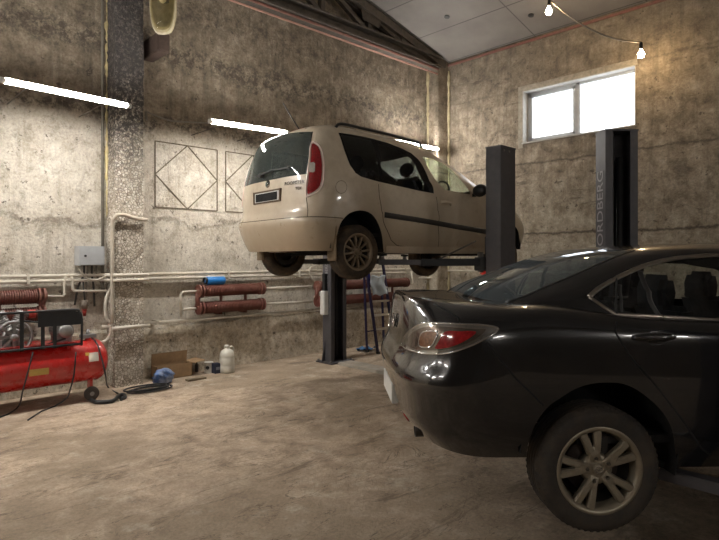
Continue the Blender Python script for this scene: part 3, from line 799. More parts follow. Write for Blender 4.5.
    MB().box((-.05, -.05, rr-.16), (.07, .04, rr-.045)).build('brake_caliper', M('brake iron', srgb(48, 44, 40), .7, metal=.4), w, bevel=.01)
    return w
# ------------------------------------------------------------------ black saloon in the foreground
BLACK = M('black car paint', (.0030, .0036, .0050, 1), .2, var=.15, scale=8, coat=1.0, dirt=(.016, .015, .014, 1), dirt_amt=.1)
CHROME = M('chrome', srgb(200, 200, 200), .12, metal=1.0)
SEAMB = M('panel gap', (.004, .004, .004, 1), .9, var=.1)
RUBB = M('black rubber trim', (.012, .012, .012, 1), .5, var=.2)
CABIN = M('dark cabin cloth', srgb(34, 33, 33), .9, var=.15)
GLS = glass_mat('tinted car glass', (.74, .77, .76, 1))
GLR = glass_mat('rear screen glass', (.30, .34, .36, 1), dirt=srgb(120, 132, 138), dirt_amt=.34)  # grey-blue film paints in sky reflections as well as dust
sh = math.radians(87.0)
sd_ = np.array([math.cos(ANG-sh), math.sin(ANG-sh), 0]); sn_ = np.array([-sd_[1], sd_[0], 0])   # forward, left
SG = .27                                                   # height of the body datum: the car hangs a little on its lift
hubw = atD(600, 471, 2.80); REARX = 0.99
org = hubw-sd_*REARX+sn_*.862; org[2] = SG
ps = np.eye(4); ps[:3,0] = sd_; ps[:3,1] = sn_; ps[:3,2] = (0,0,1); ps[:3,3] = org
FLs = [.12, .3, .5, .7, .88]
def R(*a): return ring_row(*a, FLs)
low = [
 R(.10, .55, 3.6, 4.60, .60, 3.0, .82, .40, [(.55,.335),(1.0,.285),(1.4,.26),(3.4,.25),(4.1,.26)], .26),
 R(.045,.55, 3.6, 4.68, .65, 3.0, .868, .46, [(.6,.42),(1.2,.36),(3.4,.34),(4.1,.36)], .34),
 R(.012,.55, 3.6, 4.73, .68, 2.8, .893, .59, [(.6,.58),(1.2,.55),(3.4,.54),(4.1,.54)], .50),
 R(.0, .56, 3.6, 4.755, .70, 2.8, .897, .71, [(.6,.71),(1.2,.70),(3.4,.68),(4.1,.66)], .60),
 R(.04, .58, 3.7, 4.74, .75, 2.6, .894, .79, [(.6,.80),(1.2,.80),(3.4,.77),(4.1,.73)], .66),
 R(.062,.60, 3.7, 4.68, .80, 2.4, .886, .93, [(.6,.93),(1.2,.925),(2.4,.90),(3.4,.86),(4.0,.80)], .72),
 R(.072,.64, 3.5, 4.56, .85, 2.2, .855, 1.045, [(.7,1.018),(1.2,.99),(2.4,.95),(3.4,.92),(4.0,.86)], .78),
 R(.085,.70, 3.2, 4.42, .90, 2.0, .79, 1.106, [(.75,1.068),(1.2,1.028),(2.4,.972),(3.4,.95),(4.0,.89)], .82),
 R(.13, .66, 3.0, 4.25, .95, 2.0, .70, 1.117, [(.75,1.09),(1.2,1.035),(2.4,.975),(3.4,.975),(4.0,.92)], .85),
 R(.30, .60, 2.6, 4.00, .90, 2.0, .42, 1.120, [(.75,1.10),(1.2,1.035),(2.4,1.0),(3.4,1.0),(4.0,.95)], .90),
 R(.46, .60, 2.6, 3.80, .90, 2.0, .0, 1.116, [(.75,1.10),(1.2,1.03),(2.4,.98),(3.4,1.0),(4.0,.95)], .95),
]
LB = Surf(low, ps).finish()
FLg = [.2, .4, .6, .8]
def Rg(*a): return ring_row(*a, FLg)
ghs = [
 Rg(.36, .95, 3.0, 3.95, .75, 2.6, .815, 1.04, [(1.0,.97),(2.0,.93),(3.3,.90)], .93),
 Rg(.455,.90, 3.0, 3.82, .75, 2.6, .775, 1.112, [(.9,1.085),(1.4,1.05),(2.0,1.01),(3.2,.965)], 1.0),
 Rg(.74, .80, 2.9, 3.36, .70, 2.6, .712, 1.235, [(1.2,1.205),(2.0,1.17),(2.8,1.14)], 1.16),
 Rg(1.02,.72, 2.8, 2.98, .62, 2.7, .640, 1.335, [(1.4,1.31),(2.0,1.30),(2.6,1.27)], 1.30),
 Rg(1.24,.60, 2.7, 2.78, .50, 2.7, .570, 1.384, [(1.5,1.368),(2.0,1.372),(2.5,1.35)], 1.365),
 Rg(1.42,.50, 2.6, 2.62, .45, 2.6, .46, 1.404, [(1.6,1.398),(2.0,1.405),(2.4,1.39)], 1.395),
 Rg(1.64,.40, 2.4, 2.40, .40, 2.4, .25, 1.418, [(1.7,1.417),(2.0,1.422),(2.3,1.412)], 1.413),
 Rg(1.80,.30, 2.4, 2.25, .30, 2.4, .0, 1.422, [(1.7,1.42),(2.0,1.424),(2.3,1.416)], 1.418),
]
GH = Surf(ghs, ps).finish()
car = thing('sedan_car', 'black four-door saloon in the foreground with silver alloy wheels', 'car', org, rot=Matrix(ps.tolist()).to_3x3().to_4x4())
# --- panels traced on the flank
lamp = smooth_closed(LB.px([(403,346), (404,338.5), (412,329), (424.5,323.5), (440,323.2), (456,324), (479,324.9), (497.5,327.6), (494,333.5), (479,342), (463.5,348.5), (448,353), (430,354), (413,351)]), 3)
lamp_in = smooth_closed(LB.px([(408,345), (409,338), (416,331), (427,327), (442,327), (456,328), (476,329.5), (486,330), (476,339), (461,345.5), (447,349.5), (430,350.5), (414,348.5)]), 3)
lamp_red = smooth_closed(LB.px([(446,332), (460,331.5), (476,331.8), (470,338), (458,344.5), (446,348), (436,348.5), (440,341)]), 3)
lamp_amb = smooth_closed(LB.px([(425,332), (438,332), (436,340), (431,347), (421,346), (421,338)]), 3)
arch_px = [(526.5,455), (530,438), (536,423), (547,408), (562,397), (579,387.5), (598,383), (621,383.5), (637,390), (654,403), (666,417), (673,434), (676,457)]
arch = LB.px(arch_px); arch = np.array(catmull(arch, 4))
arch_poly = np.concatenate([[[arch[0][0]-.004, 0.0]], arch, [[arch[-1][0]+.004, 0.0]]])
fa = LB.near([(3.75+.385*math.cos(t), 0, .30+.385*math.sin(t)) for t in np.linspace(PI, 0, 17)], (1,0,1), .6)
farch = np.concatenate([[[fa[0][0], 0.0]], fa, [[fa[-1][0], 0.0]]])
door_edge = LB.px([(616.5,322), (616.5,334), (629.6,355), (643,371.5), (657,387), (676,411.5), (690,431), (701,447.5), (711,455)])
door_edge = np.array(catmull(door_edge, 4))
d_bot = LB.near([(1.66+i*.1, 0, .345) for i in range(5)], (1,0,1), .6); bx = 2.10
d_front = LB.near([(bx, 0, z) for z in np.linspace(.35, .985, 8)], (1,0,1), .6)
top_b = LB.near([(x, 0, z) for x, z in ((1.95, 1.0), (1.7, 1.01), (1.45, 1.02), (1.25, 1.03))], (1,0,1), .6)
rdoor = np.concatenate([door_edge, d_bot[d_bot[:,0] > door_edge[-1][0]+.02], d_front, top_b[top_b[:,0] > door_edge[0][0]+.02]])
fd = [(2.11, .35), (2.3, .345), (2.7, .34), (3.05, .345), (3.20, .42), (3.28, .6), (3.30, .8), (3.27, .93), (3.0, .945), (2.6, .965), (2.3, .985), (2.11, .995), (2.11, .7)]
fdoor = LB.near([(x, 0, z) for x, z in fd], (1,0,1), .6)
bump_seam = LB.px([(488,342.5), (498,357), (512,374), (528,390), (543,405)]); bump_seam = np.array(catmull(bump_seam, 4))
cab = np.array([[LB.ks[2+7], LB.kt[9]], [LB.ks[2+10], LB.kt[9]], [LB.ks[2+10], LB.b1], [LB.ks[2+7], LB.b1]])
lc = LB.near([(1.0, .55, 1.08), (3.0, .55, 1.0)], (1, 1, .2))
hole = np.array([[lc[0][0], LB.kt[8]+.02], [lc[1][0], LB.kt[8]+.02], [lc[1][0], LB.b1-.001], [lc[0][0], LB.b1-.001]])
reg = cut(LB, [('arch', arch_poly), ('farch', farch), ('red', lamp_red), ('amber', lamp_amb), ('clear', lamp_in), ('lampframe', lamp), ('rear_door', rdoor), ('front_door', fdoor), ('hole', hole)], .03)
body = patch(LB, reg['body'], 'body', BLACK, car)
for s, lab in ((-1, None), (1, None)):
    patch(LB, reg['rear_door'], 'rear_door', BLACK, car, (s,)); patch(LB, reg['front_door'], 'front_door', BLACK, car, (s,))
REDL = M('red lamp lens', srgb(136, 24, 28), .12, var=.25, scale=60, coat=1.0); AMBL = M('smoked clear lens', srgb(120, 84, 62), .15, var=.2, scale=60, coat=1.0)
CLRL = M('clear chrome lamp', srgb(104, 92, 82), .2, metal=.7, var=.2, coat=1.0)
for s in (-1, 1):
    tl = patch(LB, reg['lampframe'], 'tail_lamp', M('bright lamp surround', srgb(150, 148, 144), .14, metal=.9, coat=1.0), car, (s,), .004)
    patch(LB, reg['clear'], 'clear_lens', CLRL, tl, (s,), .006); patch(LB, reg['red'], 'red_lens', REDL, tl, (s,), .009); patch(LB, reg['amber'], 'smoked_lens', AMBL, tl, (s,), .009)
    ribbon(LB, dense(lamp, .03), .010, .006, 'lamp_rim', CHROME, tl, True, (s,))
    ribbon(LB, dense(lamp_amb, .02), .007, .012, 'lens_rim', CHROME, tl, True, (s,))
# gaps
for ln in (door_edge, bump_seam, LB.px([(434,304), (446,310), (458,317.5), (460,323)]), d_front):
    ribbon(LB, dense(ln, .03, False),   .010, .0014, 'panel_gap', SEAMB, car)
# wheel housings
for cx, cz, r in ((REARX, .36, .405), (3.75, .30, .40)):
    mb = MB()
    for s in (-1, 1):
        vs = []; n = 18
        for i in range(n+1):
            a = -PI*.10+PI*1.10*i/n; vs += [(cx+r*math.cos(a), s*.865, cz+r*math.sin(a)), (cx+r*math.cos(a), s*.50, cz+r*math.sin(a))]
        mb.add(vs, [(2*i, 2*i+1, 2*i+3, 2*i+2) for i in range(n)], True)
        mb.add([(cx, s*.50, cz)]+[vs[2*i+1] for i in range(n+1)], [(0, i+1, i+2) for i in range(n)])
    mb.build('wheel_housing', M('black underbody', (.008, .0078, .0075, 1), .9, var=.2), car, fix=False)
UND = MATS['black underbody']
MB().box((.25, -.50, .30), (4.4, .50, .36)).box((1.5, -.80, .27), (3.3, .80, .33)).build('underbody', UND, car, bevel=.02)
[MB().box((1.40, k*.795-.02, .265), (3.36, k*.795+.02, .36)).build('sill', UND, car, bevel=.015) for k in (-1, 1)]
# --- glasshouse
win_out = [(589,297), (602,286.5), (616,278.5), (634,270), (652,263.5), (672,259), (695,256.5), (722,255.5)]
win_low = [(722,320.5), (700,319), (670,317.2), (640,315.6), (616,314.5), (603,306.5)]
wt = GH.px(win_out); wl = GH.px(win_low)
B_ = GH.near([(2.02, 0, 1.015), (2.02, 0, 1.30)], (1,0,1), .45)
wt = np.array([p for p in wt if p[0] < B_[1][0]-.03]+[B_[1]]); wl = np.array([B_[0]]+[p for p in wl if p[0] < B_[0][0]-.03])
wt = np.array(catmull(wt, 4)); side_w = np.concatenate([wt, wl])
fwp = GH.near([(2.10, 0, 1.30), (2.4, 0, 1.285), (2.65, 0, 1.245), (2.9, 0, 1.165), (3.15, 0, 1.05), (3.2, 0, 1.0), (2.7, 0, .995), (2.10, 0, 1.01)], (1,0,1), .4)
rs = GH.px([(505,303), (530,294), (560,281), (583,271), (606,261), (622,254.5), (634,250.5)])
rs = np.array(catmull(rs, 4))
amin = 0.0
rscreen = np.concatenate([rs, [[0.0, rs[-1][1]+.03]], [[0.0, rs[0][1]+.0]]])
ws = GH.near([(3.60, .52, 1.04), (3.2, .54, 1.17), (2.86, .50, 1.32)], (1,1,1)); wsc = np.concatenate([ws, [[GH.a1, ws[-1][1]]], [[GH.a1, ws[0][1]]]])
regg = cut(GH, [('side', side_w), ('fside', fwp), ('rscr', rscreen), ('wscr', wsc)], .03)
patch(GH, regg['body'], 'roof', BLACK, car)
for s in (-1, 1):
    patch(GH, regg['side'], 'rear_door_window', GLS, car, (s,)); patch(GH, regg['fside'], 'front_door_window', GLS, car, (s,))
patch(GH, regg['rscr'], 'rear_screen', GLR, car); patch(GH, regg['wscr'], 'windscreen', GLS, car)
SATIN = M('satin chrome', srgb(158, 150, 140), .3, metal=1.0, var=.05)
ribbon(GH, dense(wt[:-1], .03, False), .026, .006, 'upper_window_trim', SATIN, car, False)
ribbon(GH, dense(np.concatenate([wl, wt[:1]]), .03, False), .017, .006, 'lower_window_trim', SATIN, car, False)
pl = GH.px([(616.5,279), (616.5,297), (616.5,314)]); ribbon(GH, dense(pl, .02, False), .010, .008, 'door_shut_line', RUBB, car, False)
pl = GH.px([(640,271), (649,292), (659,316)]); ribbon(GH, dense(pl, .02, False), .026, .004, 'window_divider', RUBB, car, False)
pl = GH.px([(620,285), (621.5,300), (622,314)]); ribbon(GH, dense(pl, .02, False), .016, .004, 'window_divider', RUBB, car, False)
ribbon(GH, dense(rs, .03, False), .014, .003, 'screen_seal', RUBB, car, False)
# door handle in its cup
for s in (-1, 1):
    hp = LB.px([(634,337.5), (645,337.6), (657,337.8), (666,337.2), (673,336.4)]); hc = LB.px([(648,333.5), (656,331.5), (664,332.5), (668,337), (664,343), (656,345), (649,343)])
    P = LB.P(hp); N = LB.N(hp); k = np.array([1, s, 1])
    ctr = [(P[i]+N[i]*d)*k for i, d in enumerate((.006, .026, .032, .028, .008))]
    h = MB(); pts = catmull(ctr, 5); h.tube(pts, [.014+.007*math.sin(PI*i/(len(pts)-1)) for i in range(len(pts))], 12)
    ho = h.build('door_handle', BLACK, car)
    ribbon(LB, smooth_closed(hc, 3), .006, .003, 'handle_cup', BLACK, ho, True, (s,))
# number plate, badge, exhaust, reflector
PLW = M('white plate', srgb(206, 206, 202), .4, var=.04)
MB().box((.012, -.25, .455), (.05, .25, .575)).build('number_plate', PLW, car, bevel=.004)
MB().tube([(.05+.018*0, .052*math.cos(q), .93+.042*math.sin(q)) for q in np.linspace(0, 2*PI, 29)[:-1]], .006, 8, closed=True).tube(catmull([(.048, -.045, .945), (.048, -.02, .94), (.048, 0, .915), (.048, .02, .94), (.048, .045, .945)], 5), .005, 8).build('badge', CHROME, car)
for s in (-1, 1):
    MB().lathe([(.030, .16), (.038, .15), (.040, 0), (.036, -.002), (.034, .0), (.034, .14)], (.105, s*.56, .395), (1, 0, .03), 24).build('exhaust_tip', M('sooty steel', srgb(58, 54, 50), .45, metal=.9), car)
    ribbon(LB, LB.px([(397.5,416.5), (400.5,419.8), (404.5,423.5)]), .028, .006, 'reflector', REDL, car, False, (s,))
    MB().bar((.34, s*.57, .38), (1.6, s*.35, .38), .05, .05).build('exhaust_pipe', MATS['sooty steel'], car)
    hl = LB.near([(4.35, .70, .70), (4.05, .8, .74), (3.95, .82, .82), (4.3, .72, .80), (4.52, .5, .74), (4.62, .42, .68)], (1, 1, 1))
    patch(LB, cut(LB, [('h', hl)], .06)['h'], 'head_lamp', CLRL, car, (s,), .005)
    mir = MB().sphere((3.05, s*.98, 1.03), .10, 16, 10, (.7, 1.15, .75)); mir.bar((3.1, s*.8, .97), (3.06, s*.95, 1.0), .05, .03); mir.build('door_mirror', BLACK, car)
# cabin: seats with headrests, shelf
def seat(x, y, name, w=.5, front=True):
    so = MB().prism([(-.25, 0), (.25, .04), (.27, .14), (-.22, .16)], (x, y-w/2, .48), (1,0,0), (0,0,1), (0,1,0), w).build(name, CABIN, car, bevel=.03)
    MB().prism([(-.22, .1), (-.10, .1), (-.26, .56), (-.36, .56)], (x, y-w/2+.02, .50), (1,0,0), (0,0,1), (0,1,0), w-.04).build('backrest', CABIN, so, bevel=.03)
    MB().bar((x-.32, y-.05, 1.0), (x-.335, y-.05, 1.10), .012, .012).bar((x-.32, y+.05, 1.0), (x-.335, y+.05, 1.10), .012, .012).build('headrest_post', CHROME, so)
    MB().prism([(-.055, -.10), (.035, -.10), (.05, .0), (.03, .10), (-.03, .105), (-.06, .02)], (x-.33, y-.135, 1.13), (1,0,0), (0,0,1), (0,1,0), .27).build('headrest', CABIN, so, bevel=.035, seg=4)
seat(1.90, -.38, 'rear_seat', .52); seat(1.90, .38, 'rear_seat', .52)
seat(2.68, -.36, 'front_seat'); seat(2.68, .36, 'front_seat')
MB().box((.75, -.62, .98), (1.32, .62, 1.03)).build('parcel_shelf', CABIN, car, bevel=.01)
MB().box((.9, -.80, .38), (3.6, .80, .42)).build('cabin_floor', CABIN, car)
MB().box((3.1, -.70, .80), (3.5, .70, .97)).build('dashboard', CABIN, car, bevel=.04)
SILV = M('silver alloy', srgb(150, 141, 124), .36, metal=.5, var=.08, dirt=srgb(106, 92, 74), dirt_amt=.5)
hz_ = hubw[2]-SG
for x, s in ((REARX, -1), (REARX, 1), (3.75, -1), (3.75, 1)):
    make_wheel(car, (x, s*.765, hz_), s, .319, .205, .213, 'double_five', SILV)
[MB().bar((k, -.7, hz_+.02), (k, .7, hz_+.02), .07, .07).build('axle', UND, car) for k in (REARX, 3.75)]
# ------------------------------------------------------------------ beige tall hatchback raised on the lift
def dirty_paint():
    t = NT('beige car paint'); x, y, z = t.xyz(); n = t.noise(5, 8, .7)
    c = t.ramp(t.noise(3, 4, .6), [(.3, srgb(200, 187, 166)), (.7, srgb(212, 199, 178))])
    c = t.mix(t.ramp(n, [(.42, 0.0), (.68, .45)]), c, srgb(160, 141, 116))
    spray = t.math('MULTIPLY', t.maprange(t.math('ADD', z, t.math('MULTIPLY', t.math('SUBTRACT', n, .5), .5)), .80, .25), .62)      # road dirt thrown up on the lower panels
    c = t.mix(spray, c, srgb(142, 121, 94))
    t.color(c); t.rough(t.maprange(n, .35, .65, .26, .42)); t.b.inputs['Coat Weight'].default_value = .55; t.b.inputs['Coat Roughness'].default_value = .06
    return t.m
BEIGE = dirty_paint()
MUDT = M('muddy tyre', srgb(58, 50, 42), .9, var=.2, scale=16, dirt=srgb(120, 100, 76), dirt_amt=.6, bump=.2)
TINT = glass_mat('dark privacy glass', (.10, .11, .12, 1))
TINT2 = glass_mat('hatch glass', (.30, .36, .36, 1), dirt=srgb(150, 162, 158), dirt_amt=.2)  # pale film paints a reflection into the hatch glass
MOULD = M('dark grey moulding', srgb(46, 42, 38), .6, var=.15)
WZ = 1.48; WA = math.radians(-4.5)
pw = np.eye(4); pw[:2,:2] = [[math.cos(WA), -math.sin(WA)], [math.sin(WA), math.cos(WA)]]
piv = np.array([4.185, 4.375, 0]); pw[:3,3] = piv-pw[:3,:3]@np.array([.72, -.82, 0])+np.array([0, 0, WZ])
WX, WY = pw[0,3], pw[1,3]
FLw = [.1, .28, .46, .64, .82]
def Rw(*a): return ring_row(*a, FLw)
net = [
 Rw(.10, .45, 3.6, 4.02, .75, 2.8, .775, .192, [(.5,.195),(3.3,.20)], .22),
 Rw(.055,.46, 3.7, 4.12, .80, 2.7, .805, .30, [(.5,.29),(3.3,.285)], .30),
 Rw(.012,.47, 3.8, 4.18, .82, 2.6, .832, .42, [(.5,.42),(3.3,.42)], .42),
 Rw(.0, .47, 3.9, 4.205,.85, 2.6, .842, .525, [(.5,.53),(3.3,.53)], .53),
 Rw(.045,.48, 4.0, 4.19, .87, 2.5, .843, .60, [(.5,.61),(3.3,.61)], .62),
 Rw(.062,.48, 4.2, 4.12, .90, 2.4, .843, .74, [(.5,.74),(3.3,.72)], .72),
 Rw(.072,.48, 4.2, 3.98, .95, 2.2, .836, .90, [(.5,.90),(3.3,.84)], .82),
 Rw(.085,.48, 4.2, 3.72, .85, 2.2, .822, 1.02, [(.5,1.02),(2.0,.98),(3.2,.93)], .93),
 Rw(.105,.48, 4.1, 3.25, .72, 2.4, .798, 1.14, [(.5,1.14),(2.0,1.09),(3.0,1.04)], 1.04),
 Rw(.135,.47, 4.0, 2.86, .66, 2.5, .760, 1.27, [(.5,1.28),(2.0,1.23),(2.6,1.20)], 1.22),
 Rw(.18, .46, 3.9, 2.48, .60, 2.6, .715, 1.40, [(.5,1.42),(1.6,1.38),(2.3,1.34)], 1.38),
 Rw(.24, .42, 3.8, 2.22, .54, 2.6, .672, 1.50, [(.5,1.52),(1.4,1.49),(2.0,1.455)], 1.48),
 Rw(.32, .42, 3.4, 2.06, .50, 2.6, .60, 1.555, [(.6,1.572),(1.3,1.55),(1.8,1.515)], 1.53),
 Rw(.52, .40, 3.0, 1.90, .45, 2.6, .36, 1.588, [(.7,1.598),(1.2,1.585),(1.7,1.555)], 1.56),
 Rw(.80, .30, 2.6, 1.70, .30, 2.6, .0, 1.60, [(.9,1.606),(1.1,1.60),(1.5,1.58)], 1.578),
]
WB = Surf(net, pw).finish()
wag = thing('hatchback_car', 'beige tall hatchback car raised high on the two-post lift', 'car', (WX, WY, WZ), WA)
lampw = smooth_closed(WB.px([(311.7,142.5), (317,143.7), (321.7,150), (324,165), (323.3,181), (319.5,190), (312,194.5), (306.9,196.4), (306,190), (308,172), (310,155)]), 2)
lamp_r = smooth_closed(WB.px([(312,144.5), (316.3,145.5), (320,151), (322,165), (321.3,180.5), (318,188.5), (311.5,193), (308,194.3), (307.5,189), (309.7,172), (311.3,156)]), 2)
lamp_c = WB.px([(309.4,163.2), (314,162.5), (315.3,164), (315,171.5), (313.5,172.8), (308.9,172.2)])
hatch = np.array(WB.px([(306,174), (307.8,165), (309.6,150), (312.3,131.8)])); hatch = np.array(catmull(hatch, 4))
gl_lo = WB.px([(306,174), (296,175.5), (284,177.3)])
hl = WB.near([(.10, 0, 1.035)], (1,1,1))[0]
hatchglass = np.concatenate([hatch, [[0.0, WB.near([(.29, 0, 1.535)], (1,1,1))[0][1]]], [[0.0, gl_lo[-1][1]]], gl_lo[::-1][:-1]])
sw_all = WB.px([(338.3,132.6), (349,134), (361,136.2), (373,138.8), (388,143), (401,148), (411,153), (418,159), (424,168), (429.5,181), (434,193.5), (420,191), (400,186.5), (380,182), (370,179.3), (361,176.6), (355.5,173), (350,165), (346,155), (342,143)])
fwin = WB.px([(421.8,156.3), (432,158.8), (442,163), (452,170.5), (461,180.5), (470,194.3), (456,192), (444,189.6), (438,183), (432,175), (427,166)])
q_glass = WB.px([(340.6,134.6), (349,136), (361,138.2), (371,140.5), (375,150), (378,165), (379.3,180.2), (370,177.6), (361,174.8), (356.5,171.5), (351.5,164), (347.5,154.5), (344,144)])
r_glass = WB.px([(377.5,143.5), (388,146.5), (400,152), (410,158), (416,166), (420.5,177), (423.5,190), (410,187), (395,183.6), (382,180.6), (380.5,165)])
aw = WB.px([(331.5,258), (334.5,244), (338,231), (343,219.5), (350,213), (360,210.4), (370,213), (377.5,222), (382,236), (383.5,253)])
aw = np.array(catmull(aw, 4)); aw_poly = np.concatenate([[[aw[0][0]-.004, 0]], aw, [[aw[-1][0]+.004, 0]]])
fa = WB.near([(3.34+.36*math.cos(t), 0, .255+.36*math.sin(t)) for t in np.linspace(PI, 0, 15)], (1,0,1), .55); fa_poly = np.concatenate([[[fa[0][0], 0]], fa, [[fa[-1][0], 0]]])
rd_edge = WB.px([(378.5,184), (379.3,196), (381.5,210), (386,228), (391,240), (397,245.5)])
rd_bot = WB.px([(410,247.2), (424,249), (437.5,250.5)]); rd_front = WB.px([(438.3,230), (437.8,210), (436.3,196.8)])
rd_top = WB.px([(420,193), (400,188.6), (384,184.8)])
rdoor = np.concatenate([catmull(rd_edge, 3), rd_bot, rd_front, rd_top])
fdp = WB.px([(440,197.3), (441,212), (441,230), (440.5,250.6), (452,251.7), (464,252.6)]); fdr = WB.near([(2.98, 0, .36), (3.0, 0, .62), (2.99, 0, .80), (2.9, 0, .93)], (1,0,1), .5); fdt = WB.px([(466,201.5), (455,199.8)])
fdoor = np.concatenate([fdp, fdr, fdt])
flap = WB.px([(341.3+5.6*math.cos(a), 187+6.4*math.sin(a)) for a in np.linspace(0, 2*PI, 17)[:-1]])
bseam = WB.px([(306.5,216.8), (318,216.8), (331,217.2), (343,218.2)]); gb0 = WB.near([(.05, 0, .565)])[0]
bs_full = np.concatenate([[[0.0, bseam[0][1]]], [[bseam[0][0]*.5, bseam[0][1]]], bseam])
hseam = WB.px([(306.2,197.5), (307.3,207), (307.4,216.5)])
wsl = WB.near([(2.98, .58, 1.07), (2.6, .58, 1.26), (2.28, .55, 1.42), (2.10, .50, 1.50)], (1,1,1)); wscr = np.concatenate([wsl, [[WB.a1, wsl[-1][1]+.02]], [[WB.a1, wsl[0][1]-.03]]])
hln = WB.near([(3.72, .76, .66), (3.55, .80, .78), (3.52, .76, .88), (3.78, .66, .84), (3.95, .52, .78), (4.02, .48, .68)], (1,1,1))
regw = cut(WB, [('arch', aw_poly), ('farch', fa_poly), ('q', q_glass), ('r', r_glass), ('wf', sw_all), ('f', fwin), ('clear', lamp_c), ('red', lamp_r), ('lamp', lampw), ('hatch', hatchglass), ('wscr', wscr), ('rdoor', rdoor), ('fdoor', fdoor), ('flap', flap), ('hl', hln)], .032)
patch(WB, regw['body'], 'body', BEIGE, wag); patch(WB, regw['hatch'], 'hatch_glass', TINT2, wag); patch(WB, regw['wscr'], 'windscreen', glass_mat('light green glass', (.80, .88, .83, 1)), wag)
CLEARW = M('clear lamp lens', srgb(196, 190, 182), .15, var=.1, metal=.4)
for s in (-1, 1):
    patch(WB, regw['wf'], 'window_surround', M('gloss black trim', (.006, .006, .007, 1), .12, var=.1), wag, (s,))
    patch(WB, regw['q'], 'quarter_window', TINT, wag, (s,)); patch(WB, regw['r'], 'rear_door_window', TINT, wag, (s,)); patch(WB, regw['f'], 'front_door_window', glass_mat('light green glass', (.80, .88, .83, 1)), wag, (s,))
    patch(WB, regw['rdoor'], 'rear_door', BEIGE, wag, (s,)); patch(WB, regw['fdoor'], 'front_door', BEIGE, wag, (s,)); patch(WB, regw['flap'], 'body_panel' if s > 0 else 'fuel_flap', BEIGE, wag, (s,))
    tl = patch(WB, regw['lamp'], 'tail_lamp', M('pale lamp rim', srgb(226, 206, 196), .2, var=.04, coat=1.0), wag, (s,), .003)
    patch(WB, regw['red'], 'red_lens', REDL, tl, (s,), .010); patch(WB, regw['clear'], 'clear_lens', CLEARW, tl, (s,), .012)
    ribbon(WB, dense(lampw, .03), .020, .012, 'lamp_rim', MATS['pale lamp rim'], tl, True, (s,))
    patch(WB, regw['hl'], 'head_lamp', CLRL, wag, (s,), .004)
    ribbon(WB, dense(np.array(catmull(WB.px([(384.5,214.8), (402,217.4), (420,220.2), (438,223.4), (456,226.6), (472,229.3), (487,231.8)]), 3)), .04, False), .062, .012, 'side_moulding', MOULD, wag, False, (s,))
    for ln in (rd_edge, np.concatenate([rd_edge[-1:], rd_bot]), np.concatenate([rd_bot[-1:], rd_front]), bs_full, hseam): ribbon(WB, dense(np.array(ln), .03, False), .008, .0012, 'panel_gap', M('beige panel gap', srgb(70, 60, 46), .9), wag, False, (s,))
    # mud flap behind the rear wheel
    MB().box((.395, s*.76-.08, .09), (.408, s*.76+.075, .46)).build('mud_flap', M('beige mud flap', srgb(120, 104, 82), .8, var=.2), wag, bevel=.004)
    # roof rail
    def rx_(px, z, y=-.645):
        xs_ = np.linspace(.3, 2.4, 400); q = project(np.stack([xs_, np.full(400, y), np.full(400, z), np.ones(400)], 1)@pw.T[:, :3])[0]; return float(xs_[np.abs(q-px).argmin()])
    ra, rb_ = rx_(335.5, 1.56), rx_(421, 1.50, -.60)
    rr2 = []
    for f in (0, .06, .3, .55, .8, .95, 1.0):
        x = ra+(rb_-ra)*f; ab = WB.near([(x, .648-.02*f, 1.56)], (2, 1, .3))[0]; p_ = WB.P(ab)[0]
        rr2.append((x, s*(p_[1]-.005), p_[2]+(.0 if f in (0, 1.0) else .045)))
    MB().tube(catmull(rr2, 5), .017, 10).build('roof_rail', MATS['black plastic'], wag)
    # front door handle and mirror
    hp = WB.px([(440.5,202.2), (443.5,202.6), (447,203.4), (450.5,204.2)]); P = WB.P(hp); N = WB.N(hp); k = np.array([1, s, 1])
    MB().tube(catmull([(P[i]+N[i]*d)*k for i, d in enumerate((.004, .042, .042, .004))], 4), .019, 8).build('door_handle', BEIGE, wag)
    mp = WB.P(WB.px([(472,193)]))[0]*k
    m = MB().sphere(mp+np.array((.0, s*.13, .02)), .10, 16, 10, (.62, 1.1, .82)); m.bar(mp+np.array((.04, -s*.04, -.04)), mp+np.array((0, s*.08, -.02)), .05, .04); m.build('door_mirror', MATS['black plastic'], wag)
ribbon(WB, dense(smooth_closed(flap, 1), .02), .004, .001, 'flap_gap', MATS['beige panel gap'], wag, True, (-1,))
# hatch: plate recess with plate, badge, lettering, wiper
def rear(y, z):                                   # point on the tail at (y, z), mirrored to the side asked for
    ab = WB.near([(.06, abs(y), z)], (.4, 1, 1)); p = WB.P(ab)[0]; n = WB.N(ab)[0]; k = np.array([1, 1 if y >= 0 else -1, 1]); return p*k, n*k
rx = rear(.0, .78)[0][0]
MB().box((rx-.012, -.27, .735), (rx+.02, .27, .755)).box((rx-.012, -.30, .855), (rx+.02, .30, .875)).box((rx-.012, -.30, .735), (rx+.02, -.27, .875)).box((rx-.012, .27, .735), (rx+.02, .30, .875)).build('plate_recess', M('brown frame plastic', srgb(92, 74, 52), .7, var=.15), wag, bevel=.004)  # plain brown bars framing the number plate
np_ = MB().box((rx-.010, -.262, .745), (rx+.004, .262, .858)).build('number_plate', PLW, wag, bevel=.003)
MB().box((rx-.016, -.235, .757), (rx-.008, .235, .846)).build('plate_cover', M('matt black cover', (.004, .004, .004, 1), .9), np_, bevel=.012)
p, n = rear(0.0, .945)
bd = MB().lathe([(0, .018), (.036, .016), (.042, .008), (.043, 0)], p, n, 28).build('badge', CHROME, wag)
MB().lathe([(0, .0215), (.028, .020), (.030, .017)], p, n, 24).build('badge_center', M('dark green enamel', srgb(40, 60, 48), .3), bd)
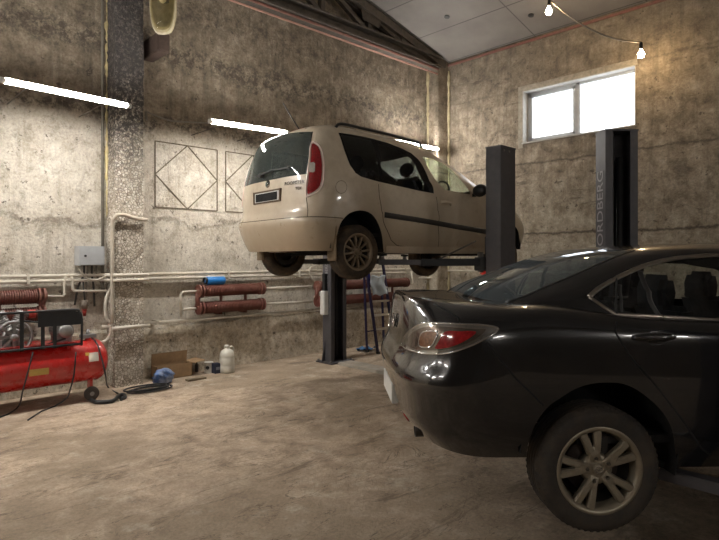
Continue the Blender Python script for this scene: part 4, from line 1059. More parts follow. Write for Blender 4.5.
for body, pxy, size, nm in (('ROOMSTER', (295, 183), .050, 'model_lettering'), ('TDI', (299, 188.5), .046, 'engine_lettering')):
    ab = WB.px([pxy]); k = np.array([1, -1, 1]); p = WB.P(ab)[0]*k; n = WB.N(ab)[0]*k; ex = nrm(np.cross((0,0,1), n)); ey = np.cross(n, ex)
    text_mesh(body, size, CHROME, nm, wag, frame(ex, ey, n, p+n*.010), .004, 1.2)
p0, n0 = rear(.14, 1.055); p1, n1 = rear(-.12, 1.085); p2, n2 = rear(-.45, 1.075)
MB().cyl(p0+n0*.0, p0+n0*.05, .028, 14).bar(p0+n0*.045, p1+n1*.03, .022, .014).bar(p1+n1*.028, p2+n2*.028, .02, .012).build('rear_wiper', MATS['black plastic'], wag)
MB().bar(rear(.30, 1.06)[0]+rear(.3, 1.06)[1]*.02, p0+n0*.03, .016, .010).build('wiper_blade', MATS['black plastic'], wag)
ribbon(WB, dense(hatch, .03, False), .016, .003, 'hatch_seal', RUBB, wag, False)
MB().tube([(.52, 0.0, 1.59), (.42, 0.05, 1.76), (.33, .10, 1.93)], [.009, .007, .005], 8).lathe([(0, .02), (.02, .015), (.028, -.01)], (.52, 0, 1.59), (0,0,1), 14).build('aerial', MATS['black plastic'], wag)
MB().box((.335, -.32, 1.545), (.37, .32, 1.565)).build('brake_light', REDL, wag, bevel=.004)
# underside
UNW = M('dusty underbody', srgb(52, 46, 40), .9, var=.3)
MB().box((.28, -.58, .245), (4.0, .58, .29)).box((1.12, -.76, .185), (2.95, .76, .26)).build('underbody', UNW, wag, bevel=.02)
[MB().box((1.12, k*.778-.022, .175), (2.95, k*.778+.022, .27)).build('sill', BEIGE, wag, bevel=.015) for k in (-1, 1)]
MB().cyl((.24, -.30, .245), (.24, .22, .245), .065, 20).build('silencer', M('rusty steel', srgb(88, 70, 54), .7, metal=.6, var=.3), wag)
for cx, cz, r in ((.72, .20, .365), (3.34, .22, .365)):
    for s in (-1, 1):
        mb = MB(); vs = []; n = 18
        for i in range(n+1):
            a = PI*1.1*i/n-PI*.05; vs += [(cx+r*math.cos(a), s*.80, cz+.08+r*math.sin(a)), (cx+r*math.cos(a), s*.48, cz+.08+r*math.sin(a))]
        mb.add(vs, [(2*i, 2*i+1, 2*i+3, 2*i+2) for i in range(n)], True); mb.add([(cx, s*.48, cz+.08)]+[vs[2*i+1] for i in range(n+1)], [(0, i+1, i+2) for i in range(n)])
        mb.build('wheel_housing', UND, wag, fix=False)
[MB().bar((k, -.62, .19), (k, .62, .19), .08, .08).build('axle', UND, wag) for k in (.72, 3.34)]
SAND = M('dusty alloy', srgb(148, 132, 110), .5, metal=.35, var=.1, dirt=srgb(104, 87, 66), dirt_amt=.6)
for x, s, z in ((.72, -1, .185), (.72, 1, .185), (3.33, -1, .135), (3.33, 1, .135)):
    make_wheel(wag, (x, s*0.722, z), s, .298, .195, .196, 'twelve', SAND, MUDT)
# seats
def wseat(x, y, name, w=.46):
    so = MB().prism([(-.24, 0), (.24, .04), (.26, .15), (-.22, .16)], (x, y-w/2, .46), (1,0,0), (0,0,1), (0,1,0), w).build(name, CABIN, wag, bevel=.03)
    MB().prism([(-.22, .1), (-.10, .1), (-.24, .66), (-.34, .66)], (x, y-w/2+.02, .48), (1,0,0), (0,0,1), (0,1,0), w-.04).build('backrest', CABIN, so, bevel=.03)
    MB().bar((x-.30, y, 1.12), (x-.31, y, 1.2), .09, .012).build('headrest_post', CHROME, so)
    MB().sphere((x-.32, y, 1.24), .10, 18, 12, (.5, 1.2, .9)).build('headrest', CABIN, so)
wseat(1.38, -.36, 'rear_seat'); wseat(1.38, .36, 'rear_seat'); wseat(2.2, -.36, 'front_seat'); wseat(2.2, .36, 'front_seat')
MB().box((.3, -.76, .36), (3.0, .76, .40)).build('cabin_floor', CABIN, wag)
MB().box((2.62, -.70, .78), (2.95, .70, .98)).build('dashboard', CABIN, wag, bevel=.05)
sw_ = MB().tube([(2.48+.05*math.sin(q), -.36+.18*math.cos(q), .98+.17*math.sin(q)) for q in np.linspace(0, 2*PI, 33)[:-1]], .013, 8, closed=True)
sw_.bar((2.48, -.36, .98), (2.68, -.36, .92), .06, .06).bar((2.48, -.54, .98), (2.48, -.18, .98), .03, .012).build('steering_wheel', MATS['black plastic'], wag)
# ------------------------------------------------------------------ two-post lifts
LIFTM = M('charcoal lift paint', srgb(72, 70, 74), .5, var=.1, dirt=srgb(98, 92, 88), dirt_amt=.3)
LIFTD = M('black lift slide', (.010, .010, .011, 1), .6, var=.2)
LETTER = M('pale lettering', srgb(150, 148, 150), .5, var=.04)
STEELB = M('bright worn steel', srgb(120, 116, 112), .4, metal=.8)
PADM = M('black rubber pad', (.016, .015, .014, 1), .9)
def lift_post(label, corner, rotz, H, car_z, arms, text_z, cable=True, group='posts of the two-post lifts', carriage=(1.42, 1.92), diag=False, extra=None, tsize=.165):
    """local frame: x along the car, y towards the car (open side), column from y=0 (closed back) to y=.20"""
    t = thing('lift_post', label, 'car lift', corner, rotz, group)
    w, dp, th = .16, .20, .012
    prof = [(-w, 0), (w, 0), (w, dp), (w-.075, dp), (w-.075, dp-th), (w-th, dp-th), (w-th, th), (-w+th, th), (-w+th, dp-th), (-w+.075, dp-th), (-w+.075, dp), (-w, dp)]
    MB().prism(prof, (0,0,.02), (1,0,0), (0,1,0), (0,0,1), H-.02).build('column', LIFTM, t, bevel=.004)
    MB().box((-w-.004, -.004, H-.012), (w+.004, dp+.004, H+.004)).build('top_cap', LIFTM, t)
    MB().box((-.235, -.08, 0), (.235, .30, .022)).build('base_plate', LIFTM, t, bevel=.004)
    for s in (-1, 1): MB().prism([(s*w, .02), (s*(w+.065), .02), (s*w, .36)], (0, .05, 0), (1,0,0), (0,0,1), (0,1,0), .014).build('gusset', LIFTM, t)
    for s in (-1, 1):
        for q in (-.04, .25): MB().cyl((s*.205, q, .02), (s*.21, q, .05), .018, 6).build('anchor_bolt', STEELB, t)
    for q in (-.09, .02): MB().lathe([(0, -.006), (.012, -.006), (.013, 0)], (q, 0, H-.05), (0,1,0), 10).build('cap_screw', STEELB, t)
    MB().cyl((.045, dp-.09, .1), (.045, dp-.09, H-.02), .011, 10).build('lift_cable', STEELB, t)
    MB().cyl((-.03, dp-.10, .06), (-.03, dp-.10, H-.25), .032, 16).build('hydraulic_ram', LIFTD, t)
    c0, c1 = carriage
    MB().box((-w+.02, .05, c0), (w-.02, dp+.03, c1)).box((-.17, dp+.01, c0), (.17, dp+.16, c0+.16)).build('carriage', LIFTD, t, bevel=.01)
    for (ax, ay, px_, py_) in arms:
        z = c0+.10; p = np.array((ax, ay, z)); q = np.array((px_, py_, z)); d = nrm(q-p)
        a = MB().bar(p-d*.02, p+(q-p)*.62, .11, .085).build('lift_arm', LIFTD, t, bevel=.006)
        MB().bar(p+(q-p)*.55, q+d*.03, .085, .06).build('arm_extension', LIFTM, a, bevel=.005)
        MB().cyl((px_, py_, z+.02), (px_, py_, car_z-.012), .032, 16).build('pad_screw', STEELB, a)
        MB().cyl((px_, py_, car_z-.03), (px_, py_, car_z), .062, 24).build('lift_pad', PADM, a)
        MB().cyl((ax, ay, c0-.02), (ax, ay, c0+.22), .035, 16).build('arm_pin', STEELB, a)
        if diag and px_ < 0: MB().bar((ax-.06, ay+.02, c1-.06), p+(q-p)*.42+np.array((0, 0, .04)), .018, .018).build('arm_restraint', STEEL, a)
    # lettering runs up the side that faces against the car's travel
    side = -1 if text_z[1] < 0 else 1
    if text_z[0]: text_mesh('NORDBERG', tsize, LETTER, 'lettering', t, frame((0,0,1), (0, 1 if side > 0 else -1, 0), (-1,0,0) if side > 0 else (-1,0,0), (-w-.002, dp*.5, text_z[0])) if side < 0 else frame((0,0,1), (0,-1,0), (1,0,0), (w+.002, dp*.5, text_z[0])), .001, .98, .0)
    return t
SILLW = WZ+.175
lx = 5.72
far = lift_post('charcoal lift post by the left wall, standing behind the raised car', (lx, 6.62, 0), PI, 2.88, SILLW, [(.12, .30, 1.05, .62), (-.12, .30, -.95, .70)], (1.33, 1), carriage=(1.45, 1.80), tsize=.075)
MB().box((.165, .05, .74), (.255, .15, 1.10)).build('control_box', BODYW, far, bevel=.008)
MB().box((.16, .06, 1.10), (.22, .12, 1.36)).build('control_bracket', LIFTD, far)
near = lift_post('charcoal lift post beside the flank of the raised car, its plain back to the viewer', (lx+.03, 3.50, 0), 0, 2.89, SILLW, [(-.12, .30, -1.10, .98), (.12, .30, .95, .90)], (0, 1), carriage=(1.45, 1.86), diag=True)
# floor cover between the two posts
solo('floor_cover_plate', MB().prism([(-.17, 0), (.17, 0), (.13, .035), (-.13, .035)], (lx, 3.86, .0), (1,0,0), (0,0,1), (0,1,0), 2.42), M('worn grey steel plate', srgb(150, 142, 130), .6, metal=.1, var=.2, dirt=srgb(176, 160, 136), dirt_amt=.5), 'low grey steel cover plate crossing the floor from the lift post', 'cover plate', bevel=.004)
hd = math.atan2(sd_[1], sd_[0])
pc = atD(616.5, 250, 5.46); pc[2] = 0
SILLS = SG+.265
lp = lift_post('charcoal lift post with pale lettering standing behind the black saloon under the window', pc+sn_*.10, hd+PI, 2.83, SILLS, [(.12, .30, 1.00, 1.20), (-.12, .30, -.85, 1.20)], (2.02, 1), carriage=(.36, .80))
rel = (pc-org)@sd_
nq = org+sd_*rel-sn_*2.05; nq[2] = 0
lift_post('charcoal lift post on the near side of the black saloon, beyond the right edge', nq, hd, 2.86, SILLS, [(-.12, .30, -(rel-1.42), 1.33), (.12, .30, .85, 1.33)], (0, 1), carriage=(.36, .80))

# ------------------------------------------------------------------ pipes and cables on the left wall
PIPE = M('white painted pipe', srgb(205, 198, 184), .5, var=.08, dirt=srgb(150, 136, 112), dirt_amt=.5)
PIPEG = M('grey conduit', srgb(128, 122, 112), .55, var=.15)
def wallpipe(name, zl, zr, r, label, mat=PIPE, xl=-5.5, xr=8.9, wrap=True, grp='heating pipes along the left wall', yo=7.27):
    dz = lambda x: zl+(zr-zl)*(x-xl)/(xr-xl)
    pts = [(xl, yo, dz(xl))]
    if wrap: pts += [(2.46, yo, dz(2.46)), (2.53, yo-.03, dz(2.5)), (2.555, 7.03, dz(2.55)), (2.58, 7.0, dz(2.6)), (2.97, 7.0, dz(2.97)), (2.995, 7.03, dz(3)), (3.02, yo-.03, dz(3.02)), (3.09, yo, dz(3.1))]
    pts += [(xr, yo, dz(xr))]
    m = MB().tube(pts, r, 12)
    t = thing(name, label, 'pipe', (xl, yo, dz(xl)), group=grp); m.build('pipe', mat, t, world=True)
    for x in np.arange(xl+.7, xr, 1.3):
        if wrap and 2.3 < x < 3.2: continue
        MB().box((x-.015, yo-.03, dz(x)-r-.008), (x+.015, YW+.004, dz(x)+r+.008)).build('pipe_clip', mat, t, world=True)
    return t
wallpipe('heating_pipe', 1.40, 1.38, .021, 'upper of the two white pipes running side by side along the left wall')
wallpipe('heating_pipe', 1.345, 1.315, .019, 'lower of the two white pipes running side by side along the left wall', yo=7.262)
wallpipe('heating_pipe', .745, .738, .021, 'single white pipe low on the left wall below the red radiators', xl=2.50, wrap=False, yo=7.23, xr=6.9)
mb = MB().tube([(2.53, 6.985, .742), (3.0, 6.985, .745)], .022, 12); solo('pillar_pipe', mb, PIPE, 'short white pipe crossing the foot of the left pillar', 'pipe')
mb = MB().tube(catmull([(2.555, 7.03, .80), (2.555, 7.03, 1.5), (2.557, 7.03, 2.0), (2.568, 7.005, 2.08), (2.61, 6.99, 2.125), (2.70, 6.99, 2.13), (2.80, 6.99, 2.10), (2.93, 6.99, 2.085), (2.975, 7.02, 2.085), (2.985, 7.15, 2.085), (2.99, 7.33, 2.085)], 5), .024, 10)
solo('cable_conduit', mb, M('pale plastic conduit', srgb(176, 166, 150), .5, var=.1), 'pale conduit climbing the left pillar and bending across its face', 'conduit', 'conduits on the left pillar')
solo('cable_conduit', MB().cyl((2.545, 7.325, 1.20), (2.545, 7.325, 6.4), .018, 10), PIPEG, 'thin grey conduit in the corner between the left pillar and the wall', 'conduit', 'conduits on the left pillar')
fo = MB(); zs = np.arange(2.12, 6.5, .045); fo.tube([(2.592+rng.normal(0, .004), 7.315, z) for z in zs], [max(.004, .012+rng.normal(0, .013)) for z in zs], 8)
solo('foam_seam', fo, M('yellow mounting foam', srgb(196, 180, 136), .8, var=.2), 'lumpy yellow foam bead beside the left pillar', 'foam')
fo = MB(); zs = np.arange(.4, 5.5, .06)
fo.tube([(8.94+rng.normal(0, .004), 7.30, z) for z in zs], [abs(.020+rng.normal(0, .007))+.006 for z in zs], 8)
solo('foam_seam', fo, M('pale mounting foam', srgb(176, 164, 132), .8, var=.2), 'pale foam bead left of the dark corner pillar behind the raised car', 'foam')
fo = MB(); fo.tube([(XW-.02+rng.normal(0, .003), 7.035, z) for z in zs], [abs(.018+rng.normal(0, .006))+.006 for z in zs], 8)
solo('foam_seam', fo, MATS['pale mounting foam'], 'pale foam bead right of the dark corner pillar on the right wall', 'foam')
# cable sagging from the tubes along the wall
def wcable(pts, r, label, name='wall_cable', mat=None, k=6, cat='cable', grp='cables on the left wall'):
    return solo(name, MB().tube(catmull(pts, k), r, 7), mat or PIPEG, label, cat, grp)
c1 = [onY(x, y, 7.30) for x, y in ((146, 112), (152, 114), (168, 120), (186, 122), (211, 123))]
wcable([(2.99, 7.04, 3.36)]+c1, .011, 'thin grey cable sagging from the left pillar to the second tube light')
wcable([onY(289, 133, 7.31), onY(330, 138, 7.31), onY(380, 146, 7.31), onY(410, 149, 7.31)], .009, 'thin cable on the wall behind the roof of the raised car')
# electrical box
a = onY(80, 246, 7.14); b = onY(105.3, 265.5, 7.14)
eb = thing('electrical_box', 'light grey electrical cabinet on the wall left of the pillar', 'electrical box', (a[0], YW, b[2]))
GREYB = M('light grey enamel', srgb(172, 174, 176), .45, var=.05)
MB().box((a[0], 7.16, b[2]), (b[0], YW+.003, a[2])).build('housing', GREYB, eb, world=True, bevel=.006)
bd = MB().box((a[0]+.008, 7.14, b[2]+.008), (b[0]-.008, 7.16, a[2]-.008)).build('door', GREYB, eb, world=True, bevel=.004)
MB().cyl((a[0]+.06, 7.13, (a[2]+b[2])/2), (a[0]+.06, 7.145, (a[2]+b[2])/2), .014, 14).build('lock', LIFTD, bd, world=True)
xm = (a[0]+b[0])/2
for i, (dx, zb, off) in enumerate(((-.06, 1.03, -.10), (-.02, .98, -.02), (.03, 1.0, .04), (.08, 1.1, .14))):
    wcable([(xm+dx, 7.26, b[2]+.005), (xm+dx*1.1, 7.27, b[2]-.12), (xm+dx+off*.6, 7.28, b[2]-.25), (xm+dx+off, 7.29, zb)], .012, ('first', 'second', 'third', 'fourth')[i]+' cable from the left hanging below the grey electrical cabinet', mat=PIPEG if i % 2 else M('dark cable', srgb(58, 54, 50), .6))
wcable([(xm-.12, 7.24, 1.47), (xm-.05, 7.22, 1.36), (xm+.06, 7.21, 1.33), (xm+.16, 7.20, 1.37), (xm+.26, 7.18, 1.43), (2.54, 7.02, 1.43)], .012, 'white cable looping from the grey cabinet to the pillar', mat=PIPE)
p = [onY(x, y, 7.26) for x, y in ((46, 296), (63, 296.5), (64.5, 294), (64.5, 279), (66, 276.5))]
solo('pipe_branch', MB().tube(p, .017, 10), PIPE, 'white pipe bending down to the left red radiator', 'pipe', 'pipe branches at the radiators')
p = [onY(x, y, 7.25) for x, y in ((71, 277), (72.5, 279), (72.5, 289), (74, 291), (108, 291), (110, 289.5), (111, 278))]
solo('pipe_branch', MB().tube(p, .017, 10), PIPE, 'white pipe loop under the grey electrical cabinet', 'pipe', 'pipe branches at the radiators')
REDP = M('red plug', srgb(150, 48, 38), .5)
pp = onY(84.5, 307, 7.22); pl = thing('power_socket', 'red power plug and socket hanging below the grey cabinet', 'plug', pp)
MB().cyl((0,0,.08), (0,0,-.02), .035, 16).build('socket', M('grey socket', srgb(120, 108, 96), .6), pl); MB().cyl((0,0,-.02), (0,0,-.11), .028, 16, .016).build('plug', REDP, pl); MB().cyl((0,0,.08), (0,.06,.35), .010, 8).build('lead', MATS['dark cable'], pl)
p = [onY(x, y, 7.18) for x, y in ((110, 289), (106, 300), (105.5, 312), (107, 319), (112, 323))]
wcable(p, .02, 'white hose dropping down beside the left pillar', mat=PIPE)
p = [onY(x, y, 7.06) for x, y in ((111, 325), (110.5, 333), (107, 340), (101, 342.5), (93, 342))]
wcable(p, .022, 'white hose curving from the pillar down to the red compressor', mat=PIPE)

# ------------------------------------------------------------------ finned radiators
RADM = M('dark red radiator paint', srgb(112, 62, 52), .6, var=.15, dirt=srgb(120, 96, 80), dirt_amt=.5)
def finned(parent, x0, x1, y, z, r=.082, flange=True, ends=(1, 1)):
    prof = []; h = 0.0; L = x1-x0
    while h < L: prof += [(r*.80, h), (r*.80, h+.012), (r, h+.014), (r, h+.022)]; h += .024
    prof = [(0, 0)]+prof+[(r*.8, L), (0, L)]
    b = MB().lathe(prof, (x0, y, z), (1,0,0), 24, False).build('finned_pipe', RADM, parent, world=True, fix=False)
    for e, (xx, s) in zip(ends, ((x0, -1), (x1, 1))):
        if not e: continue
        f = MB().cyl((xx, y, z), (xx+s*.13, y, z), .045, 16)
        for q in (.035, .085): f.cyl((xx+s*q, y, z), (xx+s*(q+.024), y, z), .092, 24)
        f.build('flange', RADM, parent, world=True)
    return b
def radiator(label, spec, pipes, xb):
    t = thing('radiator', label, 'radiator', (spec[0][0], 7.17, spec[-1][2]-.1), group='red finned radiators on the left wall')
    for (x0, x1, z, ends) in spec: finned(t, x0, x1, 7.17, z, ends=ends)
    for p in pipes: MB().tube(p, .035 if len(p) < 2 else p and .034, 14).build('bend', RADM, t, world=True)
    for x in xb:
        MB().box((x-.012, 7.15, spec[-1][2]-.10), (x+.012, 7.19, spec[0][2]+.02)).box((x-.012, 7.15, spec[-1][2]-.11), (x+.012, YW+.01, spec[-1][2]-.085)).build('bracket', RADM, t, world=True)
    return t
A, B = onY(205, 290, 7.17), onY(257, 289.5, 7.17); zu, zl = (A[2]+B[2])/2, onY(230, 306, 7.17)[2]
xa, xb = A[0], B[0]
radiator('pair of dark red finned radiator pipes with the blue packet on top', [(xa, xb, zu, (1, 1)), (xa, xb, zl, (1, 1))], [[(xa-.11, 7.17, zu), (xa-.11, 7.17, zl)]], [xa+.25, xb-.2])
A2, B2 = onY(322, 285, 7.17), onY(403, 283.5, 7.17); zu2, zl2 = onY(372, 283.8, 7.17)[2], onY(372, 297.6, 7.17)[2]
radiator('pair of dark red finned radiator pipes behind the far lift post and the ladder', [(A2[0], B2[0], zu2, (1, 1)), (A2[0], B2[0]-.05, zl2, (1, 1))], [[(A2[0]-.11, 7.17, zu2), (A2[0]-.11, 7.17, zl2)]], [A2[0]+.3, B2[0]-.3])
B3 = onY(44, 296, 7.17); radiator('dark red finned radiator pipe behind the red compressor', [(.2, B3[0]-.1, B3[2], (1, 1)), (.2, B3[0]-.1, B3[2]-.2, (1, 1))], [[(B3[0]-.02, 7.17, B3[2]), (B3[0]-.02, 7.17, B3[2]-.2)]], [.6, 1.4])
c = onY(181, 290, 7.17)[0]
def branch(pts, label, r=.018): solo('pipe_branch', MB().tube(pts, r, 10), PIPE, label, 'pipe', 'pipe branches at the radiators')
branch([(xa-.12, 7.17, zu), (c+.03, 7.17, zu), (c, 7.17, zu-.03), (c, 7.17, zl-.10)], 'white pipe turning down at the left end of the middle radiator')
branch([(xa-.12, 7.17, zl), (c+.02, 7.17, zl)], 'short white stub pipe at the left end of the lower middle radiator')
branch([(xb+.12, 7.17, zu), (A2[0]-.22, 7.17, zu2+.0)], 'white pipe joining the middle and right radiators at the top')
branch([(xb+.12, 7.17, zl), (A2[0]-.22, 7.17, zl2)], 'white pipe joining the middle and right radiators at the bottom')
# blue packet lying on the radiator
q = onY(217, 281.5, 7.17)
bp = thing('blue_packet', 'bright blue rolled packet lying on the middle radiator', 'packet', (q[0], 7.17, zu+.082))
BLUE = M('bright blue plastic', srgb(36, 118, 190), .4, var=.1)
MB().lathe([(0, -.17), (.045, -.17), (.058, -.155), (.058, .10), (.050, .115), (0, .115)], (0, 0, .058), (1,0,0), 18).build('roll', BLUE, bp)
MB().lathe([(.040, -.20), (.050, -.20), (.050, -.165), (.040, -.165)], (0, 0, .058), (1,0,0), 18).build('end_ring', MATS['black plastic'], bp)
# pipes at the far end
def P7(*pts): return [onY(x, y, 7.24) for x, y in pts]
branch(P7((404, 284.5), (412, 284), (413, 282), (411, 272)), 'white pipe rising from the right end of the far radiator')
branch(P7((419, 278), (443, 277.8), (445, 276.5), (445, 270)), 'white horizontal pipe below the far pipes near the corner')
branch(P7((441, 278.5), (441, 287)), 'short white pipe hanging near the corner')
branch([(XW-.06, 7.02, 1.34), (XW-.06, 3.0, 1.36)], 'white pipe along the foot of the right wall', .02)
vq = onX(483.5, 276.5, XW-.10); vv = thing('gate_valve', 'small red valve on the pipe at the right wall, just above the saloon', 'valve', (XW-.06, vq[1], 1.35))
MB().sphere((0,0,-.03), .055, 14, 10).build('valve_body', M('bright red paint', srgb(206, 52, 40), .45), vv)
MB().cyl((0,0,0), (-.06,0,.0), .012, 8).tube([(-.06, .07*math.cos(q), .07*math.sin(q)) for q in np.linspace(0, 2*PI, 21)[:-1]], .012, 8, closed=True).bar((-.06, -.07, 0), (-.06, .07, 0), .012, .012).build('hand_wheel', MATS['bright red paint'], vv)
wcable(P7((318, 283), (313, 279), (309.5, 273), (311, 267), (317, 265.5), (322, 268)), .010, 'thin pale hose loop left of the far lift post', mat=PIPE)

# ------------------------------------------------------------------ red compressor
CRED = M('red enamel', srgb(186, 38, 34), .28, var=.06, coat=.6, dirt=srgb(120, 60, 48), dirt_amt=.25)
GUARD = M('black guard', (.010, .011, .013, 1), .5, var=.15)
CAST = M('cast aluminium', srgb(150, 148, 146), .45, metal=.7, var=.12)
cy, cz, cr = 6.80, .43, .235
cx1 = 2.40; cx0 = .62
cp = thing('air_compressor', 'red air compressor with a long horizontal tank at the left edge', 'compressor', (1.5, cy, 0))
def dome(x, s): return [(cr*math.sin(a), x+s*.13*math.cos(a)) for a in np.linspace(0, PI/2, 9)]
prof = [(r, h) for r, h in dome(cx0+.13, -1)]+[(cr, h) for h in np.linspace(cx0+.14, cx1-.14, 12)]+[(r, h) for r, h in dome(cx1-.13, 1)[::-1]]
tank = MB().lathe([(r, h-1.5) for r, h in prof], (0, 0, cz), (1,0,0), 48).build('tank', CRED, cp)
for x in (1.02, 1.62): 
    pass
MB().lathe([(cr+.002, -.012), (cr+.005, 0), (cr+.002, .012)], (cx1-.135-1.5, 0, cz), (1,0,0), 48).build('weld_seam', CRED, tank)
def onshell(x, ang, e=.003): return np.array((x-1.5, -(cr+e)*math.cos(ang), cz+(cr+e)*math.sin(ang)))
def label_(x0, x1, a0, a1, mat, name, par):
    mb = MB(); n = 6; vs = []
    for i in range(n+1):
        a = a0+(a1-a0)*i/n; vs += [onshell(x0, a), onshell(x1, a)]
    return mb.add(vs, [(2*i, 2*i+1, 2*i+3, 2*i+2) for i in range(n)], True).build(name, mat, par)
def shell_px(x, y):
    """where the ray through a photo pixel meets the tank"""
    r = ray(x, y); o = CAM-np.array((0, cy, cz)); A_, B_2, C_ = r[1]**2+r[2]**2, 2*(o[1]*r[1]+o[2]*r[2]), o[1]**2+o[2]**2-cr**2
    s = (-B_2-math.sqrt(max(B_2*B_2-4*A_*C_, 0)))/(2*A_); p = CAM+r*s; return p[0], math.atan2(p[2]-cz, -(p[1]-cy))
(l0, a0), (l1, a1) = shell_px(29, 376.5), shell_px(49, 367.5); label_(l0, l1, a0, a1, M('yellow brass plate', srgb(190, 160, 84), .45, var=.1), 'rating_plate', cp)
(l0, a0), (l1, a1) = shell_px(89, 362), shell_px(98, 352); label_(l0, l1, a0, a1, M('white sticker', srgb(206, 200, 186), .5, var=.06), 'sticker', cp)
(l0, a0), (l1, a1) = shell_px(85.5, 356), shell_px(89, 352.5); label_(l0, l1, a0, a1, M('yellow sticker', srgb(206, 170, 74), .5, var=.06), 'sticker', cp)
for x in (2.18, .95):
    for s in ((-1,) if x > 2 else (-1, 1)):
        wl_ = MB().lathe([(0, -.022), (.05, -.022), (.072, -.018), (.080, -.010), (.080, .010), (.072, .018), (.05, .022), (0, .022)], (x-1.5, s*.16-.02, .08), (0,1,0), 24).build('caster_wheel', M('grey rubber', srgb(70, 62, 58), .7), cp)
        MB().cyl((x-1.5, s*.16-.046, .08), (x-1.5, s*.16+.006, .08), .024, 14).build('hub', CAST, wl_)
        MB().bar((x-1.5, s*.16+.03, .07), (x-1.5, s*.13, cz-cr+.05), .09, .03, (1,0,0)).build('caster_bracket', CRED, cp)
deck = MB().box((-.62, -.20, cz+cr-.02), (.52, .20, cz+cr+.012)).build('motor_deck', CRED, cp, bevel=.004)
for x in (-.55, .45):
    MB().box((x-.02, -.16, cz+cr-.08), (x+.02, .16, cz+cr-.015)).build('deck_foot', CRED, cp)
# belt guard: frame facing the hall
zt, zb_ = 1.035, cz+cr-.03; gy = -.215; xr_ = .565; xl_ = -.66
fr = MB()
fr.tube(catmull([(xl_, gy, zt), (-.2, gy, zt), (xr_-.10, gy, zt), (xr_-.03, gy, zt-.03), (xr_, gy, zt-.10), (xr_, gy, zb_)], 4), .013, 8)
fr.tube([(xl_, gy, zb_+.02), (xr_, gy, zb_+.02)], .013, 8)
guard = fr.build('belt_guard', GUARD, cp)
for x in (-.40, -.015, .18, .295): MB().bar((x, gy, zb_), (x, gy, zt), .035, .012, (0,1,0)).build('guard_bar', GUARD, guard)
MB().prism([(.134, zt-.165), (xr_, zt-.165), (xr_, zt-.10), (xr_-.03, zt-.03), (xr_-.10, zt), (.134, zt)], (0, gy-.008, 0), (1,0,0), (0,0,1), (0,1,0), .016).build('guard_panel', GUARD, guard)
# flywheel, pump, motor
fx, fz = 1.34-1.5, .80
fq = onY(14, 337, cy-.10); fx, fz = fq[0]-1.5, fq[2]
fm = MB().lathe([(.150, -.03), (.172, -.03), (.172, .03), (.150, .03), (.150, -.03)], (fx, -.10, fz), (0,1,0), 40)
for k in range(8):
    a = 2*PI*k/8; fm.bar((fx, -.10, fz), (fx+.155*math.cos(a), -.10, fz+.155*math.sin(a)), .03, .02, (0,1,0))
fm.lathe([(0, -.035), (.035, -.035), (.035, .035), (0, .035)], (fx, -.10, fz), (0,1,0), 16); fm.build('flywheel', CAST, cp)
MB().cyl((fx, -.06, fz), (fx, .14, fz), .085, 20).box((fx-.10, -.06, cz+cr), (fx+.10, .16, fz-.03)).build('crankcase', CAST, cp, bevel=.006)
for s in (-1, 1):
    h = MB(); ang = s*.45; d = np.array((math.sin(ang), 0, math.cos(ang))); b0 = np.array((fx, .05, fz))
    for k in range(7): h.cyl(b0+d*(.08+.022*k), b0+d*(.092+.022*k), .062 if k % 2 == 0 else .062, 16)
    h.cyl(b0+d*.06, b0+d*.24, .048, 16); h.cyl(b0+d*.235, b0+d*.275, .066, 16); h.build('cylinder', CAST, cp)
    MB().cyl(b0+d*.24+np.array((s*.06, 0, 0)), b0+d*.24+np.array((s*.13, 0, .0)), .045, 16).build('air_filter', M('red filter cap', srgb(170, 60, 50), .5), cp)
mq = onY(66, 328, cy-.06); mx, mz = mq[0]-1.5, mq[2]
mo = MB().cyl((mx-.02, -.09, mz-.03), (mx-.02, .17, mz-.03), .095, 24)
for k in range(16):
    a = 2*PI*k/16; mo.bar((mx-.02+.095*math.cos(a), -.08, mz-.03+.095*math.sin(a)), (mx-.02+.095*math.cos(a), .15, mz-.03+.095*math.sin(a)), .02, .006, (math.cos(a), 0, math.sin(a)))
mo.box((mx-.10, -.06, cz+cr), (mx+.06, .14, mz-.09)); mot = mo.build('electric_motor', CAST, cp)
MB().lathe([(0, -.14), (.060, -.14), (.075, -.12), (.075, -.09)], (mx-.02, 0, mz-.03), (0,1,0), 24).build('motor_pulley', CAST, mot)
bt = MB().tube([(fx, -.115, fz+.175), (mx-.02, -.115, mz+.05)], .010, 6).tube([(fx, -.115, fz-.175), (mx-.02, -.115, mz-.11)], .010, 6).build('drive_belt', MATS['black plastic'], cp)
MB().cyl((.72, 0, cz+cr-.06), (.72, 0, cz+cr+.03), .05, 16).build('tank_boss', CRED, cp)
sw = MB().box((.62, -.05, cz+cr+.02), (.78, .05, cz+cr+.06)).cyl((.70, 0, cz+cr+.03), (.70, 0, cz+cr+.12), .02, 10).build('pressure_switch', CAST, cp, bevel=.004)
DK = MATS['black plastic']
def floor_line(pxs, r=.010): return [onZ(x, y, r) for x, y in pxs]
ln = [np.array((2.22, cy, .70)), np.array((2.24, cy-.16, .64)), np.array((2.26, cy-.26, .48)), np.array((2.30, cy-.27, .28))]+floor_line(((108, 387), (118, 393.5)))
solo('trailing_cable', MB().tube(catmull(ln, 6), .009, 7), DK, 'black cord running from the right end of the red tank to the floor', 'cable', 'black cords at the compressor')
